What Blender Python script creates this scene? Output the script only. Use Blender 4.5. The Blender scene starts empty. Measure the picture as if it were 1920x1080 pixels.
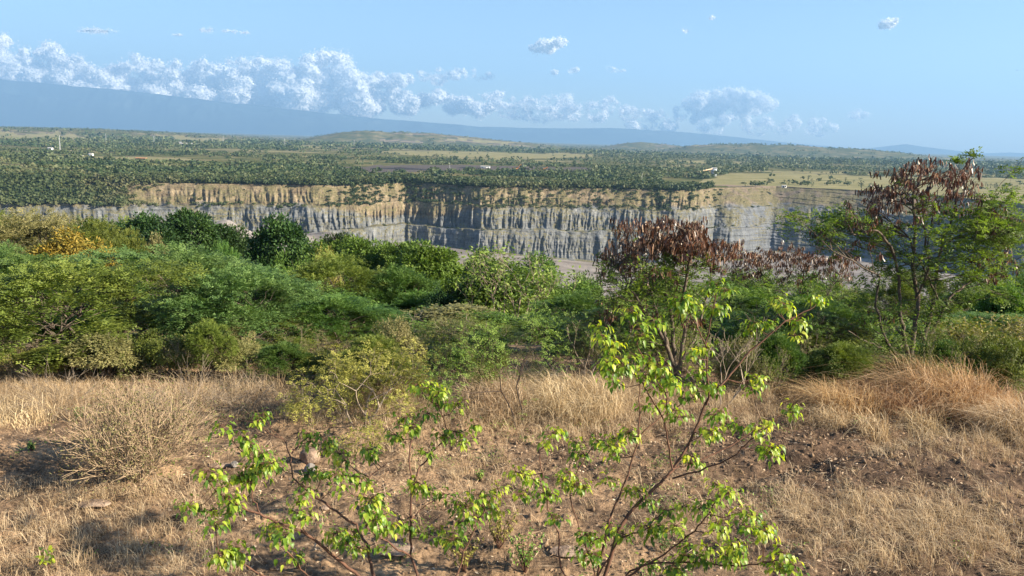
import bpy, math, random
import numpy as np
R = math.radians
sc = bpy.context.scene
# ------------------------------------------------------------------ camera
FPX = 1507.0; CAMZ = 50.0
PITCH = math.atan((540-262)/FPX); ROLL = R(1.67)
_f = np.array([0, math.cos(PITCH), -math.sin(PITCH)])
_u0 = np.array([0, math.sin(PITCH), math.cos(PITCH)]); _r0 = np.array([1.0, 0, 0])
_rt = _r0*math.cos(ROLL)+_u0*math.sin(ROLL); _up = -_r0*math.sin(ROLL)+_u0*math.cos(ROLL)
from mathutils import Matrix, Vector
cam_d = bpy.data.cameras.new('camera'); cam = bpy.data.objects.new('camera', cam_d)
sc.collection.objects.link(cam)
m3 = Matrix(((_rt[0], _up[0], -_f[0]), (_rt[1], _up[1], -_f[1]), (_rt[2], _up[2], -_f[2])))
cam.matrix_world = Matrix.Translation((0, 0, CAMZ)) @ m3.to_4x4()
cam_d.lens = 36*FPX/1920; cam_d.sensor_width = 36; cam_d.clip_start = 0.1; cam_d.clip_end = 120000
sc.camera = cam
# ------------------------------------------------------------------ sky and sun
SUN_EL = 27.0; SUN_AZ = 106.0            # azimuth clockwise from +Y (view direction)
w = bpy.data.worlds.new("World"); sc.world = w; w.use_nodes = True
nt = w.node_tree; nt.nodes.clear()
sky = nt.nodes.new('ShaderNodeTexSky'); sky.sky_type = 'NISHITA'; sky.sun_disc = False
sky.sun_elevation = R(SUN_EL); sky.sun_rotation = R(SUN_AZ)
sky.altitude = 100; sky.air_density = 1.0; sky.dust_density = 0.6; sky.ozone_density = 4.0
bg = nt.nodes.new('ShaderNodeBackground'); bg.inputs['Strength'].default_value = 0.063
out = nt.nodes.new('ShaderNodeOutputWorld')
nt.links.new(sky.outputs[0], bg.inputs[0]); nt.links.new(bg.outputs[0], out.inputs[0])
sun_d = bpy.data.lights.new('sun', 'SUN'); sun_d.energy = 5.0; sun_d.angle = R(0.55); sun_d.color = (1, .88, .68)
sun = bpy.data.objects.new('sun', sun_d); sc.collection.objects.link(sun)
_sd = Vector((math.sin(R(SUN_AZ))*math.cos(R(SUN_EL)), math.cos(R(SUN_AZ))*math.cos(R(SUN_EL)), math.sin(R(SUN_EL))))
sun.rotation_euler = _sd.to_track_quat('Z', 'Y').to_euler(); sun.location = (0, 0, 90)
vs = sc.view_settings; vs.view_transform = 'Standard'; vs.look = 'None'; vs.exposure = 1.68; vs.gamma = 1
vs.use_curve_mapping = False
cy = sc.cycles
cy.max_bounces = 6; cy.diffuse_bounces = 2; cy.glossy_bounces = 1; cy.transmission_bounces = 3
cy.transparent_max_bounces = 8; cy.volume_bounces = 0; cy.caustics_reflective = False; cy.caustics_refractive = False
cy.use_denoising = True

# ------------------------------------------------------------------ projection helpers (only used to measure positions)
def ray(px, py):
    d = _f*FPX + _rt*(px-960.0) + _up*(540.0-py)
    return d
def at(px, py, Y):
    d = ray(px, py); t = Y/d[1]
    return np.array([d[0]*t, Y, CAMZ+d[2]*t])
def px_of(P):
    P = np.atleast_2d(P) - np.array([0, 0, CAMZ])
    z = P@_f; z = np.where(z < 1e-3, 1e-3, z)
    return 960+FPX*(P@_rt)/z, 540-FPX*(P@_up)/z
# ------------------------------------------------------------------ numpy noise
def _hash(ix, iy, iz, seed):
    h = (ix.astype(np.int64)*374761393 + iy.astype(np.int64)*668265263 + iz.astype(np.int64)*2147483647 + seed*974711) & 0xffffffff
    h = ((h ^ (h >> 13))*1274126177) & 0xffffffff
    h = h ^ (h >> 16)
    return (h & 0xffffff)/float(0xffffff)
def vnoise(x, y, z=None, seed=0):
    x = np.asarray(x, float); y = np.asarray(y, float)
    z = np.zeros_like(x) if z is None else np.asarray(z, float)+np.zeros_like(x)
    y = y+np.zeros_like(x)
    ix, iy, iz = np.floor(x), np.floor(y), np.floor(z)
    fx, fy, fz = x-ix, y-iy, z-iz
    fx = fx*fx*(3-2*fx); fy = fy*fy*(3-2*fy); fz = fz*fz*(3-2*fz)
    r = 0
    for dx in (0, 1):
        wx = fx if dx else 1-fx
        for dy in (0, 1):
            wy = fy if dy else 1-fy
            for dz in (0, 1):
                wz = fz if dz else 1-fz
                r = r+wx*wy*wz*_hash(ix+dx, iy+dy, iz+dz, seed)
    return r*2-1
def fbm(x, y, z=None, seed=0, oct=4, gain=.5):
    a = 1; s = 0; t = 0; x = np.asarray(x, float); y = np.asarray(y, float)
    z = 0*x if z is None else z
    for k in range(oct):
        s = s+a*vnoise(x, y, z, seed+k*17); t += a
        x = x*2.03; y = y*2.03; z = z*2.03; a *= gain
    return s/t
def sstep(a, b, x):
    t = np.clip((x-a)/(b-a), 0, 1); return t*t*(3-2*t)
# ------------------------------------------------------------------ object helpers
def tag(o, label=None, cat=None, group=None, kind=None):
    if label: o['label'] = label
    if cat: o['category'] = cat
    if group: o['group'] = group
    if kind: o['kind'] = kind
    return o
def empty(name, loc, label, cat, group=None, rz=0.0):
    o = bpy.data.objects.new(name, None); sc.collection.objects.link(o)
    o.location = loc; o.rotation_euler = (0, 0, rz); o.empty_display_size = .3
    return tag(o, label, cat, group)
def link(name, me, mats, parent=None):
    o = bpy.data.objects.new(name, me); sc.collection.objects.link(o)
    if parent is not None: o.parent = parent
    if not isinstance(mats, (list, tuple)): mats = [mats]
    if len(me.materials) == 0:
        for m in mats: me.materials.append(m)
    return o
class MB:
    def __init__(s): s.v = []; s.f = []; s.n = 0; s.a = []; s.mi = []
    def add(s, V, F, a=None, mi=0):
        """V (N,3); F (M,k) k=3|4 ; a per-vertex scalar"""
        V = np.asarray(V, float).reshape(-1, 3); F = np.asarray(F, int)
        s.v.append(V); s.f.append(F+s.n); s.n += len(V)
        s.a.append(np.zeros(len(V)) if a is None else np.broadcast_to(np.asarray(a, float), (len(V),)).copy())
        s.mi.append(np.full(len(F), mi, int))
    def mesh(s, name, smooth=False):
        V = np.concatenate(s.v); me = bpy.data.meshes.new(name)
        me.vertices.add(len(V)); me.vertices.foreach_set('co', V.astype(np.float32).ravel())
        nl = sum(F.size for F in s.f); nf = sum(len(F) for F in s.f)
        lv = np.concatenate([F.ravel() for F in s.f])
        tot = np.concatenate([np.full(len(F), F.shape[1]) for F in s.f])
        st = np.concatenate([[0], np.cumsum(tot)[:-1]])
        me.loops.add(nl); me.loops.foreach_set('vertex_index', lv.astype(np.int32))
        me.polygons.add(nf); me.polygons.foreach_set('loop_start', st.astype(np.int32))
        mi = np.concatenate(s.mi)
        if mi.any(): me.polygons.foreach_set('material_index', mi.astype(np.int32))
        if smooth: me.polygons.foreach_set('use_smooth', np.ones(nf, bool))
        at_ = me.attributes.new('v', 'FLOAT', 'POINT'); at_.data.foreach_set('value', np.concatenate(s.a).astype(np.float32))
        me.update(calc_edges=True)
        return me
def nrm(a):
    return a/np.maximum(np.linalg.norm(a, axis=-1, keepdims=True), 1e-9)
def tube(mb, pts, rad, sides=5, a=0.0):
    pts = np.asarray(pts, float); n = len(pts); rad = np.broadcast_to(np.asarray(rad, float), (n,))
    T = nrm(np.gradient(pts, axis=0))
    ref = np.array([0.31, 0.17, 0.93]) if abs(T[0][2]) < .9 else np.array([1.0, .2, .1])
    U = nrm(np.cross(T, ref)); W = np.cross(T, U)
    an = np.arange(sides)/sides*2*math.pi
    V = pts[:, None]+rad[:, None, None]*(np.cos(an)[None, :, None]*U[:, None]+np.sin(an)[None, :, None]*W[:, None])
    i = np.arange(n-1)[:, None]*sides; j = np.arange(sides)[None]; k = (j+1) % sides
    F = np.stack([i+j, i+k, i+sides+k, i+sides+j], -1).reshape(-1, 4)
    mb.add(V.reshape(-1, 3), F, a)
def kites(mb, P, D, N, L, W, a=None):
    """flat leaf faces: base P, direction D, normal N"""
    D = nrm(D); S = nrm(np.cross(D, N)); L = np.broadcast_to(L, (len(P),))[:, None]; W = np.broadcast_to(W, (len(P),))[:, None]
    V = np.stack([P, P+D*L*.45+S*W*.5, P+D*L, P+D*L*.45-S*W*.5], 1)
    F = np.arange(len(P)*4).reshape(-1, 4)
    av = None if a is None else np.repeat(a, 4)
    mb.add(V.reshape(-1, 3), F, av)
def bent_leaves(mb, P, D, N, L, W, droop, a):
    """heart shaped leaves, folded and drooping"""
    n = len(P); D = nrm(D); S = nrm(np.cross(D, N)); N = np.cross(S, D)
    L = np.broadcast_to(L, (n,))[:, None]; W = np.broadcast_to(W, (n,))[:, None]
    dn = np.array([0, 0, -1.0]); dr = np.broadcast_to(droop, (n,))[:, None]
    D2 = nrm(D+dn*dr*.6); D3 = nrm(D+dn*dr*1.4)
    c0 = P; c1 = P+D*L*.22; c2 = c1+D2*L*.33; c3 = c2+D3*L*.45
    rows = [c0, c1+S*W*.5+N*W*.12, c1, c1-S*W*.5+N*W*.12, c2+S*W*.38+N*W*.1, c2, c2-S*W*.38+N*W*.1, c3]
    V = np.stack(rows, 1)
    b = np.arange(n)[:, None]*8
    F3 = np.concatenate([b+np.array([[0, 1, 2]]), b+np.array([[0, 2, 3]]), b+np.array([[4, 7, 5]]), b+np.array([[5, 7, 6]])])
    F4 = np.concatenate([b+np.array([[1, 4, 5, 2]]), b+np.array([[2, 5, 6, 3]])])
    Vf = V.reshape(-1, 3); av = np.repeat(a, 8)
    mb.add(Vf, F3, av)
    # quads share the same vertices
    mb.f.append(F4+(mb.n-len(Vf))); mb.mi.append(np.zeros(len(F4), int))
# ------------------------------------------------------------------ materials
def mat(name):
    m = bpy.data.materials.new(name); m.use_nodes = True; t = m.node_tree; t.nodes.clear()
    return m, t
def nd(t, typ, **kw):
    n = t.nodes.new(typ)
    for k, v in kw.items():
        if k.startswith('i_'): n.inputs[k[2:]].default_value = v
        else: setattr(n, k, v)
    return n
def ramp(t, src, stops, interp='LINEAR'):
    r = t.nodes.new('ShaderNodeValToRGB'); t.links.new(src, r.inputs[0]); cr = r.color_ramp; cr.interpolation = interp
    while len(cr.elements) < len(stops): cr.elements.new(.5)
    for e, (p, c) in zip(cr.elements, stops): e.position = p; e.color = (*c, 1) if len(c) == 3 else c
    return r.outputs[0]
def leaf_mat(name, cols, trans=.35, rough=.6, tcol=None, spec=.25):
    m, t = mat(name)
    a = nd(t, 'ShaderNodeAttribute', attribute_name='v')
    oi = nd(t, 'ShaderNodeObjectInfo')
    col = ramp(t, a.outputs['Fac'], [(i/(len(cols)-1), c) for i, c in enumerate(cols)])
    hs = nd(t, 'ShaderNodeHueSaturation')
    mr = nd(t, 'ShaderNodeMapRange'); mr.inputs[3].default_value = .82; mr.inputs[4].default_value = 1.18
    t.links.new(oi.outputs['Random'], mr.inputs[0]); t.links.new(mr.outputs[0], hs.inputs['Value'])
    mr2 = nd(t, 'ShaderNodeMapRange'); mr2.inputs[3].default_value = .488; mr2.inputs[4].default_value = .508
    t.links.new(oi.outputs['Random'], mr2.inputs[0]); t.links.new(mr2.outputs[0], hs.inputs['Hue'])
    t.links.new(col, hs.inputs['Color'])
    p = nd(t, 'ShaderNodeBsdfPrincipled'); p.inputs['Roughness'].default_value = rough
    p.inputs['Specular IOR Level'].default_value = spec
    t.links.new(hs.outputs[0], p.inputs['Base Color'])
    tr = nd(t, 'ShaderNodeBsdfTranslucent')
    mx = nd(t, 'ShaderNodeMixRGB', blend_type='MULTIPLY'); mx.inputs[0].default_value = 1
    t.links.new(hs.outputs[0], mx.inputs[1]); mx.inputs[2].default_value = (*(tcol or (1.5, 1.6, .7)), 1)
    t.links.new(mx.outputs[0], tr.inputs[0])
    ms = nd(t, 'ShaderNodeMixShader'); ms.inputs[0].default_value = trans
    t.links.new(p.outputs[0], ms.inputs[1]); t.links.new(tr.outputs[0], ms.inputs[2])
    o = nd(t, 'ShaderNodeOutputMaterial'); t.links.new(ms.outputs[0], o.inputs[0])
    return m
def noise_mat(name, stops, scale=5, detail=6, rough=.9, bump=.0, bscale=None, stretch=(1, 1, 1), dist=.02, coord='Object'):
    m, t = mat(name)
    tc = nd(t, 'ShaderNodeTexCoord'); mp = nd(t, 'ShaderNodeMapping'); mp.inputs['Scale'].default_value = stretch
    t.links.new(tc.outputs[coord], mp.inputs[0])
    n = nd(t, 'ShaderNodeTexNoise'); n.inputs['Scale'].default_value = scale; n.inputs['Detail'].default_value = detail
    n.inputs['Roughness'].default_value = .65
    t.links.new(mp.outputs[0], n.inputs['Vector'])
    col = ramp(t, n.outputs['Fac'], stops)
    p = nd(t, 'ShaderNodeBsdfPrincipled'); p.inputs['Roughness'].default_value = rough; p.inputs['Specular IOR Level'].default_value = .15
    t.links.new(col, p.inputs['Base Color'])
    if bump:
        n2 = nd(t, 'ShaderNodeTexNoise'); n2.inputs['Scale'].default_value = bscale or scale*4; n2.inputs['Detail'].default_value = 8
        t.links.new(mp.outputs[0], n2.inputs['Vector'])
        b = nd(t, 'ShaderNodeBump'); b.inputs['Strength'].default_value = bump; b.inputs['Distance'].default_value = dist
        t.links.new(n2.outputs['Fac'], b.inputs['Height']); t.links.new(b.outputs[0], p.inputs['Normal'])
    o = nd(t, 'ShaderNodeOutputMaterial'); t.links.new(p.outputs[0], o.inputs[0])
    return m
def plain_mat(name, c, rough=.7, metal=0):
    return noise_mat(name, [(.3, tuple(x*.8 for x in c)), (.7, tuple(min(1, x*1.15) for x in c))], scale=3, rough=rough)

BARK = noise_mat('bark', [(.3, (.05, .038, .03)), (.7, (.17, .135, .105))], scale=14, stretch=(1, 1, .25), bump=.5, dist=.01)
BARK_DARK = noise_mat('bark_dark', [(.3, (.028, .02, .016)), (.7, (.09, .065, .05))], scale=14, stretch=(1, 1, .3), bump=.4, dist=.01)
BARK_PALE = noise_mat('bark_pale', [(.3, (.13, .1, .075)), (.7, (.36, .29, .22))], scale=14, stretch=(1, 1, .3), bump=.4, dist=.01)
STEM_RED = noise_mat('stem_reddish', [(.3, (.055, .03, .022)), (.7, (.17, .09, .06))], scale=25, stretch=(1, 1, .3), bump=.3, dist=.004)
STRAW = leaf_mat('straw', [(.24, .17, .095), (.48, .355, .20), (.70, .57, .37), (.33, .235, .13)], .25, .6, (1.1, 1.0, .8))
STRAW_ORANGE = leaf_mat('straw_orange', [(.24, .14, .07), (.46, .30, .155), (.64, .48, .30)], .3, .55, (1.15, 1.0, .8))
LITTER = leaf_mat('leaf_litter', [(.07, .045, .03), (.20, .125, .075), (.38, .27, .165), (.52, .42, .30)], .1, .7, (1, 1, 1))
POD = leaf_mat('seed_pod', [(.018, .012, .010), (.055, .028, .018), (.115, .055, .034), (.30, .20, .13)], .18, .4, (1.5, .9, .6), .5)
L_OLIVE = leaf_mat('foliage_olive', [(.05, .075, .014), (.115, .15, .026), (.19, .215, .042)], .22)
L_FEATH = leaf_mat('foliage_feathery_green', [(.028, .068, .014), (.065, .125, .024), (.12, .185, .038)], .22)
L_BLUE = leaf_mat('foliage_blue_green', [(.045, .10, .026), (.10, .175, .05), (.18, .275, .08)], .22)
L_DARK = leaf_mat('foliage_dark_green', [(.012, .03, .009), (.028, .062, .016), (.06, .105, .026)], .2)
L_MID = leaf_mat('foliage_mid_green', [(.04, .085, .014), (.085, .15, .022), (.15, .225, .036)], .24)
L_LIGHT = leaf_mat('foliage_light_green', [(.08, .14, .028), (.155, .25, .045), (.26, .34, .08)], .26)
L_BRIGHT = leaf_mat('foliage_bright_lime', [(.075, .165, .018), (.17, .30, .028), (.33, .44, .045), (.48, .52, .07)], .5, .42, (1.5, 1.4, .5), .45)
L_YELLOW = leaf_mat('foliage_golden', [(.13, .14, .03), (.34, .26, .04), (.52, .37, .06)], .3, .6, (1.3, 1.2, .6))
L_YGREEN = leaf_mat('foliage_yellow_green', [(.14, .14, .03), (.24, .23, .05), (.36, .33, .09)], .26)
L_DRYG = leaf_mat('foliage_dry_green', [(.10, .10, .035), (.19, .18, .07), (.30, .26, .12)], .22)
L_PODG = leaf_mat('foliage_pod_tree', [(.06, .11, .02), (.12, .19, .035), (.2, .28, .06)], .4)
TWIG = noise_mat('dry_twig', [(.3, (.19, .135, .085)), (.7, (.48, .36, .24))], scale=14, stretch=(1, 1, .3))
L_FAR = leaf_mat('foliage_far', [(.032, .055, .020), (.055, .08, .028), (.085, .105, .04), (.13, .13, .06)], .15)  # dark end lifted, ambient light put into the far leaf colour
L_FAR2 = leaf_mat('foliage_far_grey', [(.07, .105, .045), (.12, .155, .07), (.16, .18, .09)], .15)

# ------------------------------------------------------------------ terrain
def near_h(x, y):
    x = np.asarray(x, float); y = np.asarray(y, float)
    r = np.hypot(x, y)
    prof = np.interp(y, [-60, 3, 12.5, 16, 22, 32, 45, 60, 90, 130, 190, 262], [46.6, 46.15, 46.0, 45.7, 44.3, 41.6, 38.2, 34.6, 27.5, 18, 4, 0])
    side = .006*np.clip(x, -80, 80)*sstep(14, 60, y)*-8
    z = prof+side*.25
    z = z+.10*fbm(x*.35, y*.35, seed=3)*sstep(1, 3, r)+.05*fbm(x*1.1, y*1.1, seed=5)
    near = 1-sstep(14, 30, y)
    z = z+near*(.05*fbm(x*3.2, y*3.2, seed=9)+.034*fbm(x*9, y*9, seed=11, oct=3))
    # ruts running away to the right
    rr = (x*.45-y*.9)
    z = z+near*sstep(1.0, 4, x)*.10*np.abs(vnoise(rr*1.1+.4*vnoise(x*.4, y*.4, seed=2), x*.18, seed=21))*2
    # eroded ledge on the left
    lx = np.exp(-((x+5.8)/2.3)**2-((y-9.0)/.9)**2)
    z = z+near*lx*.16*sstep(8.3, 8.9, y+.25*vnoise(x*1.1, y*.2, seed=4))
    z = z+sstep(30, 120, y)*1.4*fbm(x*.03, y*.03, seed=31)
    return z
th_d = np.radians(np.linspace(-43, 43, 1720))
def colpx(th, zref=-20., r=850.):
    x, _ = px_of(np.stack([r*np.sin(th), r*np.cos(th), np.full_like(th, zref)], 1)); return x
cpx = colpx(th_d)
T_X  = [-400, 0, 150, 300, 450, 600, 700, 760, 900, 1050, 1200, 1265, 1310, 1340, 1450, 1600, 1750, 1920, 2300]
T_R  = [330, 337, 339, 343, 345, 348, 346, 343, 350, 352, 355, 357, 355, 352, 349, 356, 366, 382, 400]
rimy = np.interp(cpx, T_X, T_R)
def ray_plane_r(px, py, z):
    d = (_f*FPX)[None]+_rt[None]*(px-960.0)[:, None]+_up[None]*(540.0-py)[:, None]
    t = (z-CAMZ)/d[:, 2]; return np.hypot(d[:, 0]*t, d[:, 1]*t)
rimr = ray_plane_r(cpx, rimy, 0.0)
# vertical scale of arc length for noise
arc = np.concatenate([[0], np.cumsum(np.hypot(np.diff(rimr*np.sin(th_d)), np.diff(rimr*np.cos(th_d))))])
rimr = rimr+9*fbm(arc/70, 0*arc, seed=40, oct=3)*(1-.6*sstep(1330, 1400, cpx))+3.0*fbm(arc/14, 0*arc+3, seed=41, oct=3)*(1-.7*sstep(1330, 1400, cpx))
floorz = np.interp(cpx, [0, 600, 900, 1150, 1500, 1900], [-52, -56, -61, -75, -72, -66])
right = sstep(1270, 1400, cpx)            # the receding right hand part, terraced
leftv = 1-sstep(180, 280, cpx)
def ridged(s, seed, sh=0.0):
    n = vnoise(s, sh+0*s, seed=seed); n2 = vnoise(s*2.3+9, sh+0*s, seed=seed+1)
    return (1-np.abs(n))*.7+(1-np.abs(n2))*.3      # crests toward the pit
def build_wall():
    # profile control: (t, offset toward camera, z) per column
    nrow = 190
    t = np.linspace(0, 1, nrow)
    up_off = 17*(1-right)+62*right+leftv*26
    z1 = -18.5+0*cpx-3*sstep(1100, 1500, cpx)+2.2*fbm(arc/30, 0*arc, seed=50)+1.0*vnoise(arc/4, 0*arc, seed=54)*(1-right)
    b1 = 7+3*fbm(arc/30, 0*arc, seed=51)
    g1 = 13+0*cpx+10*right
    z2 = -41+3*fbm(arc/50, 0*arc, seed=52)
    b2 = (9+4*fbm(arc/35, 0*arc, seed=53))*sstep(620, 720, cpx)*(1-.8*right)+1
    g2 = 8+6*right
    ctrl_t = np.array([0, .04, .36, .40, .68, .73, .985, 1.0])
    offs = np.stack([0*cpx, 0*cpx+.6, up_off, up_off+b1, up_off+b1+g1, up_off+b1+g1+b2, up_off+b1+g1+b2+g2, up_off+b1+g1+b2+g2+6])
    zs = np.stack([0*cpx, 0*cpx-1.6, z1+.5, z1, z2+.4, z2, floorz+.8, floorz])
    O = np.stack([np.interp(t, ctrl_t, offs[:, j]) for j in range(len(cpx))], 1)
    Z = np.stack([np.interp(t, ctrl_t, zs[:, j]) for j in range(len(cpx))], 1)
    T = t[:, None]+0*O; A = arc[None, :]+0*O
    seg = lambda a, b: np.clip((T-a)/(b-a), 0, 1)*(T < b+.02)
    # gullies: wavelength and depth per tier
    warp = 9*vnoise(A/38, 0*A, seed=60)+1.2*vnoise(A/12, Z/9, seed=61)+.12*Z*vnoise(A/60, 0*A, seed=62)
    for (a, b, wl, amp, sd) in ((.03, .38, 6.2, 4.4, 70), (.40, .69, 4.4, 4.2, 80), (.73, .985, 3.7, 2.6, 90)):
        u = seg(a, b); env = np.sin(np.clip(u, 0, 1)*math.pi)**.55*(.35+.65*u)
        q1 = 1.35*fbm((A+warp)/(wl*1.5), Z/60, seed=sd, oct=3, gain=.6); q2 = fbm((A-warp)/(wl*.45), Z/14, seed=sd+7, oct=3, gain=.6)
        rd = 1.5*np.abs(q1)**.8+.8*np.abs(q2)+.25*(1-np.abs(vnoise(A/(wl*2.2), 0*A, seed=sd+4)))
        damp = (.45+.55*sstep(-.35, .3, vnoise(A/45, 0*A+sd, seed=sd+3)))
        rf = 1-.72*right[None, :]*(1 if a < .5 else .6)
        O = O+env*amp*(rd-.6)*damp*rf*1.75
    O = O+1.9*fbm(A/6, Z/4, seed=99, oct=4)*np.sin(np.clip(T*1.02, 0, 1)*math.pi)**.4
    # broken ledges part-way down the tiers
    for (c_, a_, e_, sd) in ((.19, 2.6, .36, 201), (.54, 2.8, .68, 202), (.87, 1.8, .985, 203)):
        cc = c_+.05*vnoise(A/45, 0*A, seed=sd); O = O+a_*sstep(0, .02, T-cc)*(1-sstep(e_, e_+.03, T))*sstep(-.25, .25, vnoise(A/32, 0*A, seed=sd+5))
    # thin strata ledges
    O = O+.42*np.sign(vnoise(A/70, Z/1.6+.02*A, seed=97)+.25)*sstep(.02, .1, T)*(1-sstep(.95, 1, T))*(.4+1.2*right[None, :])
    Z = Z+.7*fbm(A/7, T*12, seed=98, oct=3)*(sstep(.02, .08, T))*(1-sstep(.95, 1., T))
    Rr = rimr[None, :]-O
    X = Rr*np.sin(th_d)[None]; Y = Rr*np.cos(th_d)[None]
    return X, Y, Z, T, Rr
WX, WY, WZ, WT, WR = build_wall()
def grid_mesh(name, X, Y, Z, m, v=None, smooth=True):
    nr, nc = X.shape; mb = MB()
    i = np.arange(nr-1)[:, None]*nc; j = np.arange(nc-1)[None]
    F = np.stack([i+j, i+j+1, i+nc+j+1, i+nc+j], -1).reshape(-1, 4)
    mb.add(np.stack([X, Y, Z], -1).reshape(-1, 3), F, None if v is None else v.ravel())
    return link(name, mb.mesh(name, smooth), m)
# --- wall material
def wall_mat():
    m, t = mat('quarry_strata')
    g = nd(t, 'ShaderNodeNewGeometry'); sp = nd(t, 'ShaderNodeSeparateXYZ'); t.links.new(g.outputs['Position'], sp.inputs[0])
    def noise(scale, vec=(1, 1, 1), det=5):
        mp = nd(t, 'ShaderNodeMapping'); mp.inputs['Scale'].default_value = vec; t.links.new(g.outputs['Position'], mp.inputs[0])
        n = nd(t, 'ShaderNodeTexNoise'); n.inputs['Scale'].default_value = scale; n.inputs['Detail'].default_value = det; n.inputs['Roughness'].default_value = .65
        t.links.new(mp.outputs[0], n.inputs['Vector']); return n.outputs['Fac']
    def M(op, a, b, c=None):
        n = nd(t, 'ShaderNodeMath', operation=op)
        for k, q in enumerate([a, b, c]):
            if q is None: continue
            if hasattr(q, 'is_linked'): t.links.new(q, n.inputs[k])
            else: n.inputs[k].default_value = q
        return n.outputs[0]
    def MR(x, a, b, lo=0, hi=1):
        n = nd(t, 'ShaderNodeMapRange', interpolation_type='SMOOTHSTEP'); t.links.new(x, n.inputs[0])
        for k, q in zip((1, 2, 3, 4), (a, b, lo, hi)): n.inputs[k].default_value = q
        return n.outputs[0]
    def mixc(f, a, b):
        n = nd(t, 'ShaderNodeMixRGB')
        for k, q in enumerate((f, a, b)):
            if hasattr(q, 'is_linked'): t.links.new(q, n.inputs[k])
            elif k == 0: n.inputs[0].default_value = q
            else: n.inputs[k].default_value = (*q, 1)
        return n.outputs[0]
    tan = ramp(t, noise(.09), [(.3, (.10, .08, .053)), (.5, (.19, .148, .095)), (.72, (.31, .25, .165))])
    grey = ramp(t, noise(.11), [(.3, (.075, .08, .083)), (.5, (.145, .152, .155)), (.72, (.25, .25, .24))])
    streak = ramp(t, noise(.22, (1, 1, .08)), [(.35, (.62, .62, .62)), (.6, (1.1, 1.1, 1.1))])
    strat = ramp(t, noise(.5, (.02, .02, 1.3), 3), [(.38, (.66, .66, .68)), (.55, (1.05, 1.05, 1.05))])
    zz = M('ADD', sp.outputs['Z'], M('MULTIPLY', M('SUBTRACT', noise(.05), .5), 14))
    # rust coloured soil lies deeper in the middle of the far wall
    dip = M('MULTIPLY', MR(M('ABSOLUTE', M('ADD', sp.outputs['X'], 105), None), 10, 95, 1, 0), 14)
    f = MR(M('ADD', zz, dip), -21, -16)
    col = mixc(f, grey, tan)
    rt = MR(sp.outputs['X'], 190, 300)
    col = mixc(M('MULTIPLY', rt, M('SUBTRACT', 1.0, f)), col, (.145, .155, .17))  # bluish shade of the receding right wall is mixed into its colour
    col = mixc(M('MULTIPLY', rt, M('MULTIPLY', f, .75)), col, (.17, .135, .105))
    mul = nd(t, 'ShaderNodeMixRGB', blend_type='MULTIPLY'); mul.inputs[0].default_value = .8
    t.links.new(col, mul.inputs[1]); t.links.new(streak, mul.inputs[2])
    mul2 = nd(t, 'ShaderNodeMixRGB', blend_type='MULTIPLY'); mul2.inputs[0].default_value = .7
    t.links.new(mul.outputs[0], mul2.inputs[1]); t.links.new(strat, mul2.inputs[2])
    # dry scrub on the gentler ground
    sn = nd(t, 'ShaderNodeSeparateXYZ'); t.links.new(g.outputs['True Normal'], sn.inputs[0])
    veg = M('MULTIPLY', MR(noise(.05), .40, .54), MR(M('ADD', sn.outputs['Z'], M('MULTIPLY', M('SUBTRACT', noise(.35), .5), 1.1)), .28, .6))
    vcol = ramp(t, noise(.6), [(.35, (.07, .075, .03)), (.65, (.20, .165, .09))])
    col = mixc(M('MULTIPLY', veg, .85), mul2.outputs[0], vcol)
    p = nd(t, 'ShaderNodeBsdfPrincipled'); p.inputs['Roughness'].default_value = .95; p.inputs['Specular IOR Level'].default_value = .1
    t.links.new(col, p.inputs['Base Color'])
    b = nd(t, 'ShaderNodeBump'); b.inputs['Strength'].default_value = .8; b.inputs['Distance'].default_value = 1.5
    t.links.new(noise(.5, (1, 1, .5), 8), b.inputs['Height']); t.links.new(b.outputs[0], p.inputs['Normal'])
    o = nd(t, 'ShaderNodeOutputMaterial'); t.links.new(p.outputs[0], o.inputs[0])
    return m
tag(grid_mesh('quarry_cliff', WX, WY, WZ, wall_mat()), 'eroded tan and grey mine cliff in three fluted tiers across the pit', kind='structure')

# --- pit floor (from the wall foot towards the camera) and near side wall
NRIM = 262.0
def build_floor():
    rows = 150
    foot = WR[-1]; s = np.linspace(0, 1, rows)[:, None]
    Rr = foot[None]*(1-s)+330*s
    X = Rr*np.sin(th_d); Y = Rr*np.cos(th_d)
    Z = floorz[None]+0*X
    ed = sstep(0, .05, s)
    # lower terraces towards the camera and spoil ground on the left
    px = cpx[None]+0*X
    Z = Z+ed*(1.2*fbm(X/30, Y/30, seed=100)+.5*fbm(X/6, Y/6, seed=101))
    left = 1-sstep(560, 860, px)
    Z = Z+ed*left*(19+5*fbm(X/40, Y/40, seed=102))*sstep(0, .22, s)
    for (hx, hy, hr, hh) in ((-262, 640, 42, 14), (-232, 655, 30, 12), (-150, 655, 48, 11), (-190, 610, 40, 9), (-118, 640, 34, 9), (-330, 640, 50, 12)):
        d = np.hypot(X-hx, Y-hy)/hr*(1+.15*vnoise(np.arctan2(Y-hy, X-hx)*3, d_ := 0*X, seed=int(hr)))
        Z = Z+ed*np.clip(1-d, 0, 1)*hh
    # low benches in front (towards the viewer)
    st = np.clip((520-Rr)/60, 0, None); Z = Z+ed*(np.floor(st)*3.0+3.0*sstep(.6, 1., st-np.floor(st)))*.8
    return X, Y, Z
FX, FY, FZ = build_floor()
FLOOR_M = noise_mat('pit_floor_dust', [(.3, (.12, .10, .088)), (.5, (.20, .175, .155)), (.7, (.30, .265, .24))], scale=.03, detail=10, bump=.6, bscale=.15, dist=2.0, stretch=(.5, 1.6, 1))
tag(grid_mesh('pit_floor', FX, FY, FZ, FLOOR_M), 'grey dusty mine floor with spoil heaps', kind='structure')
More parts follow.
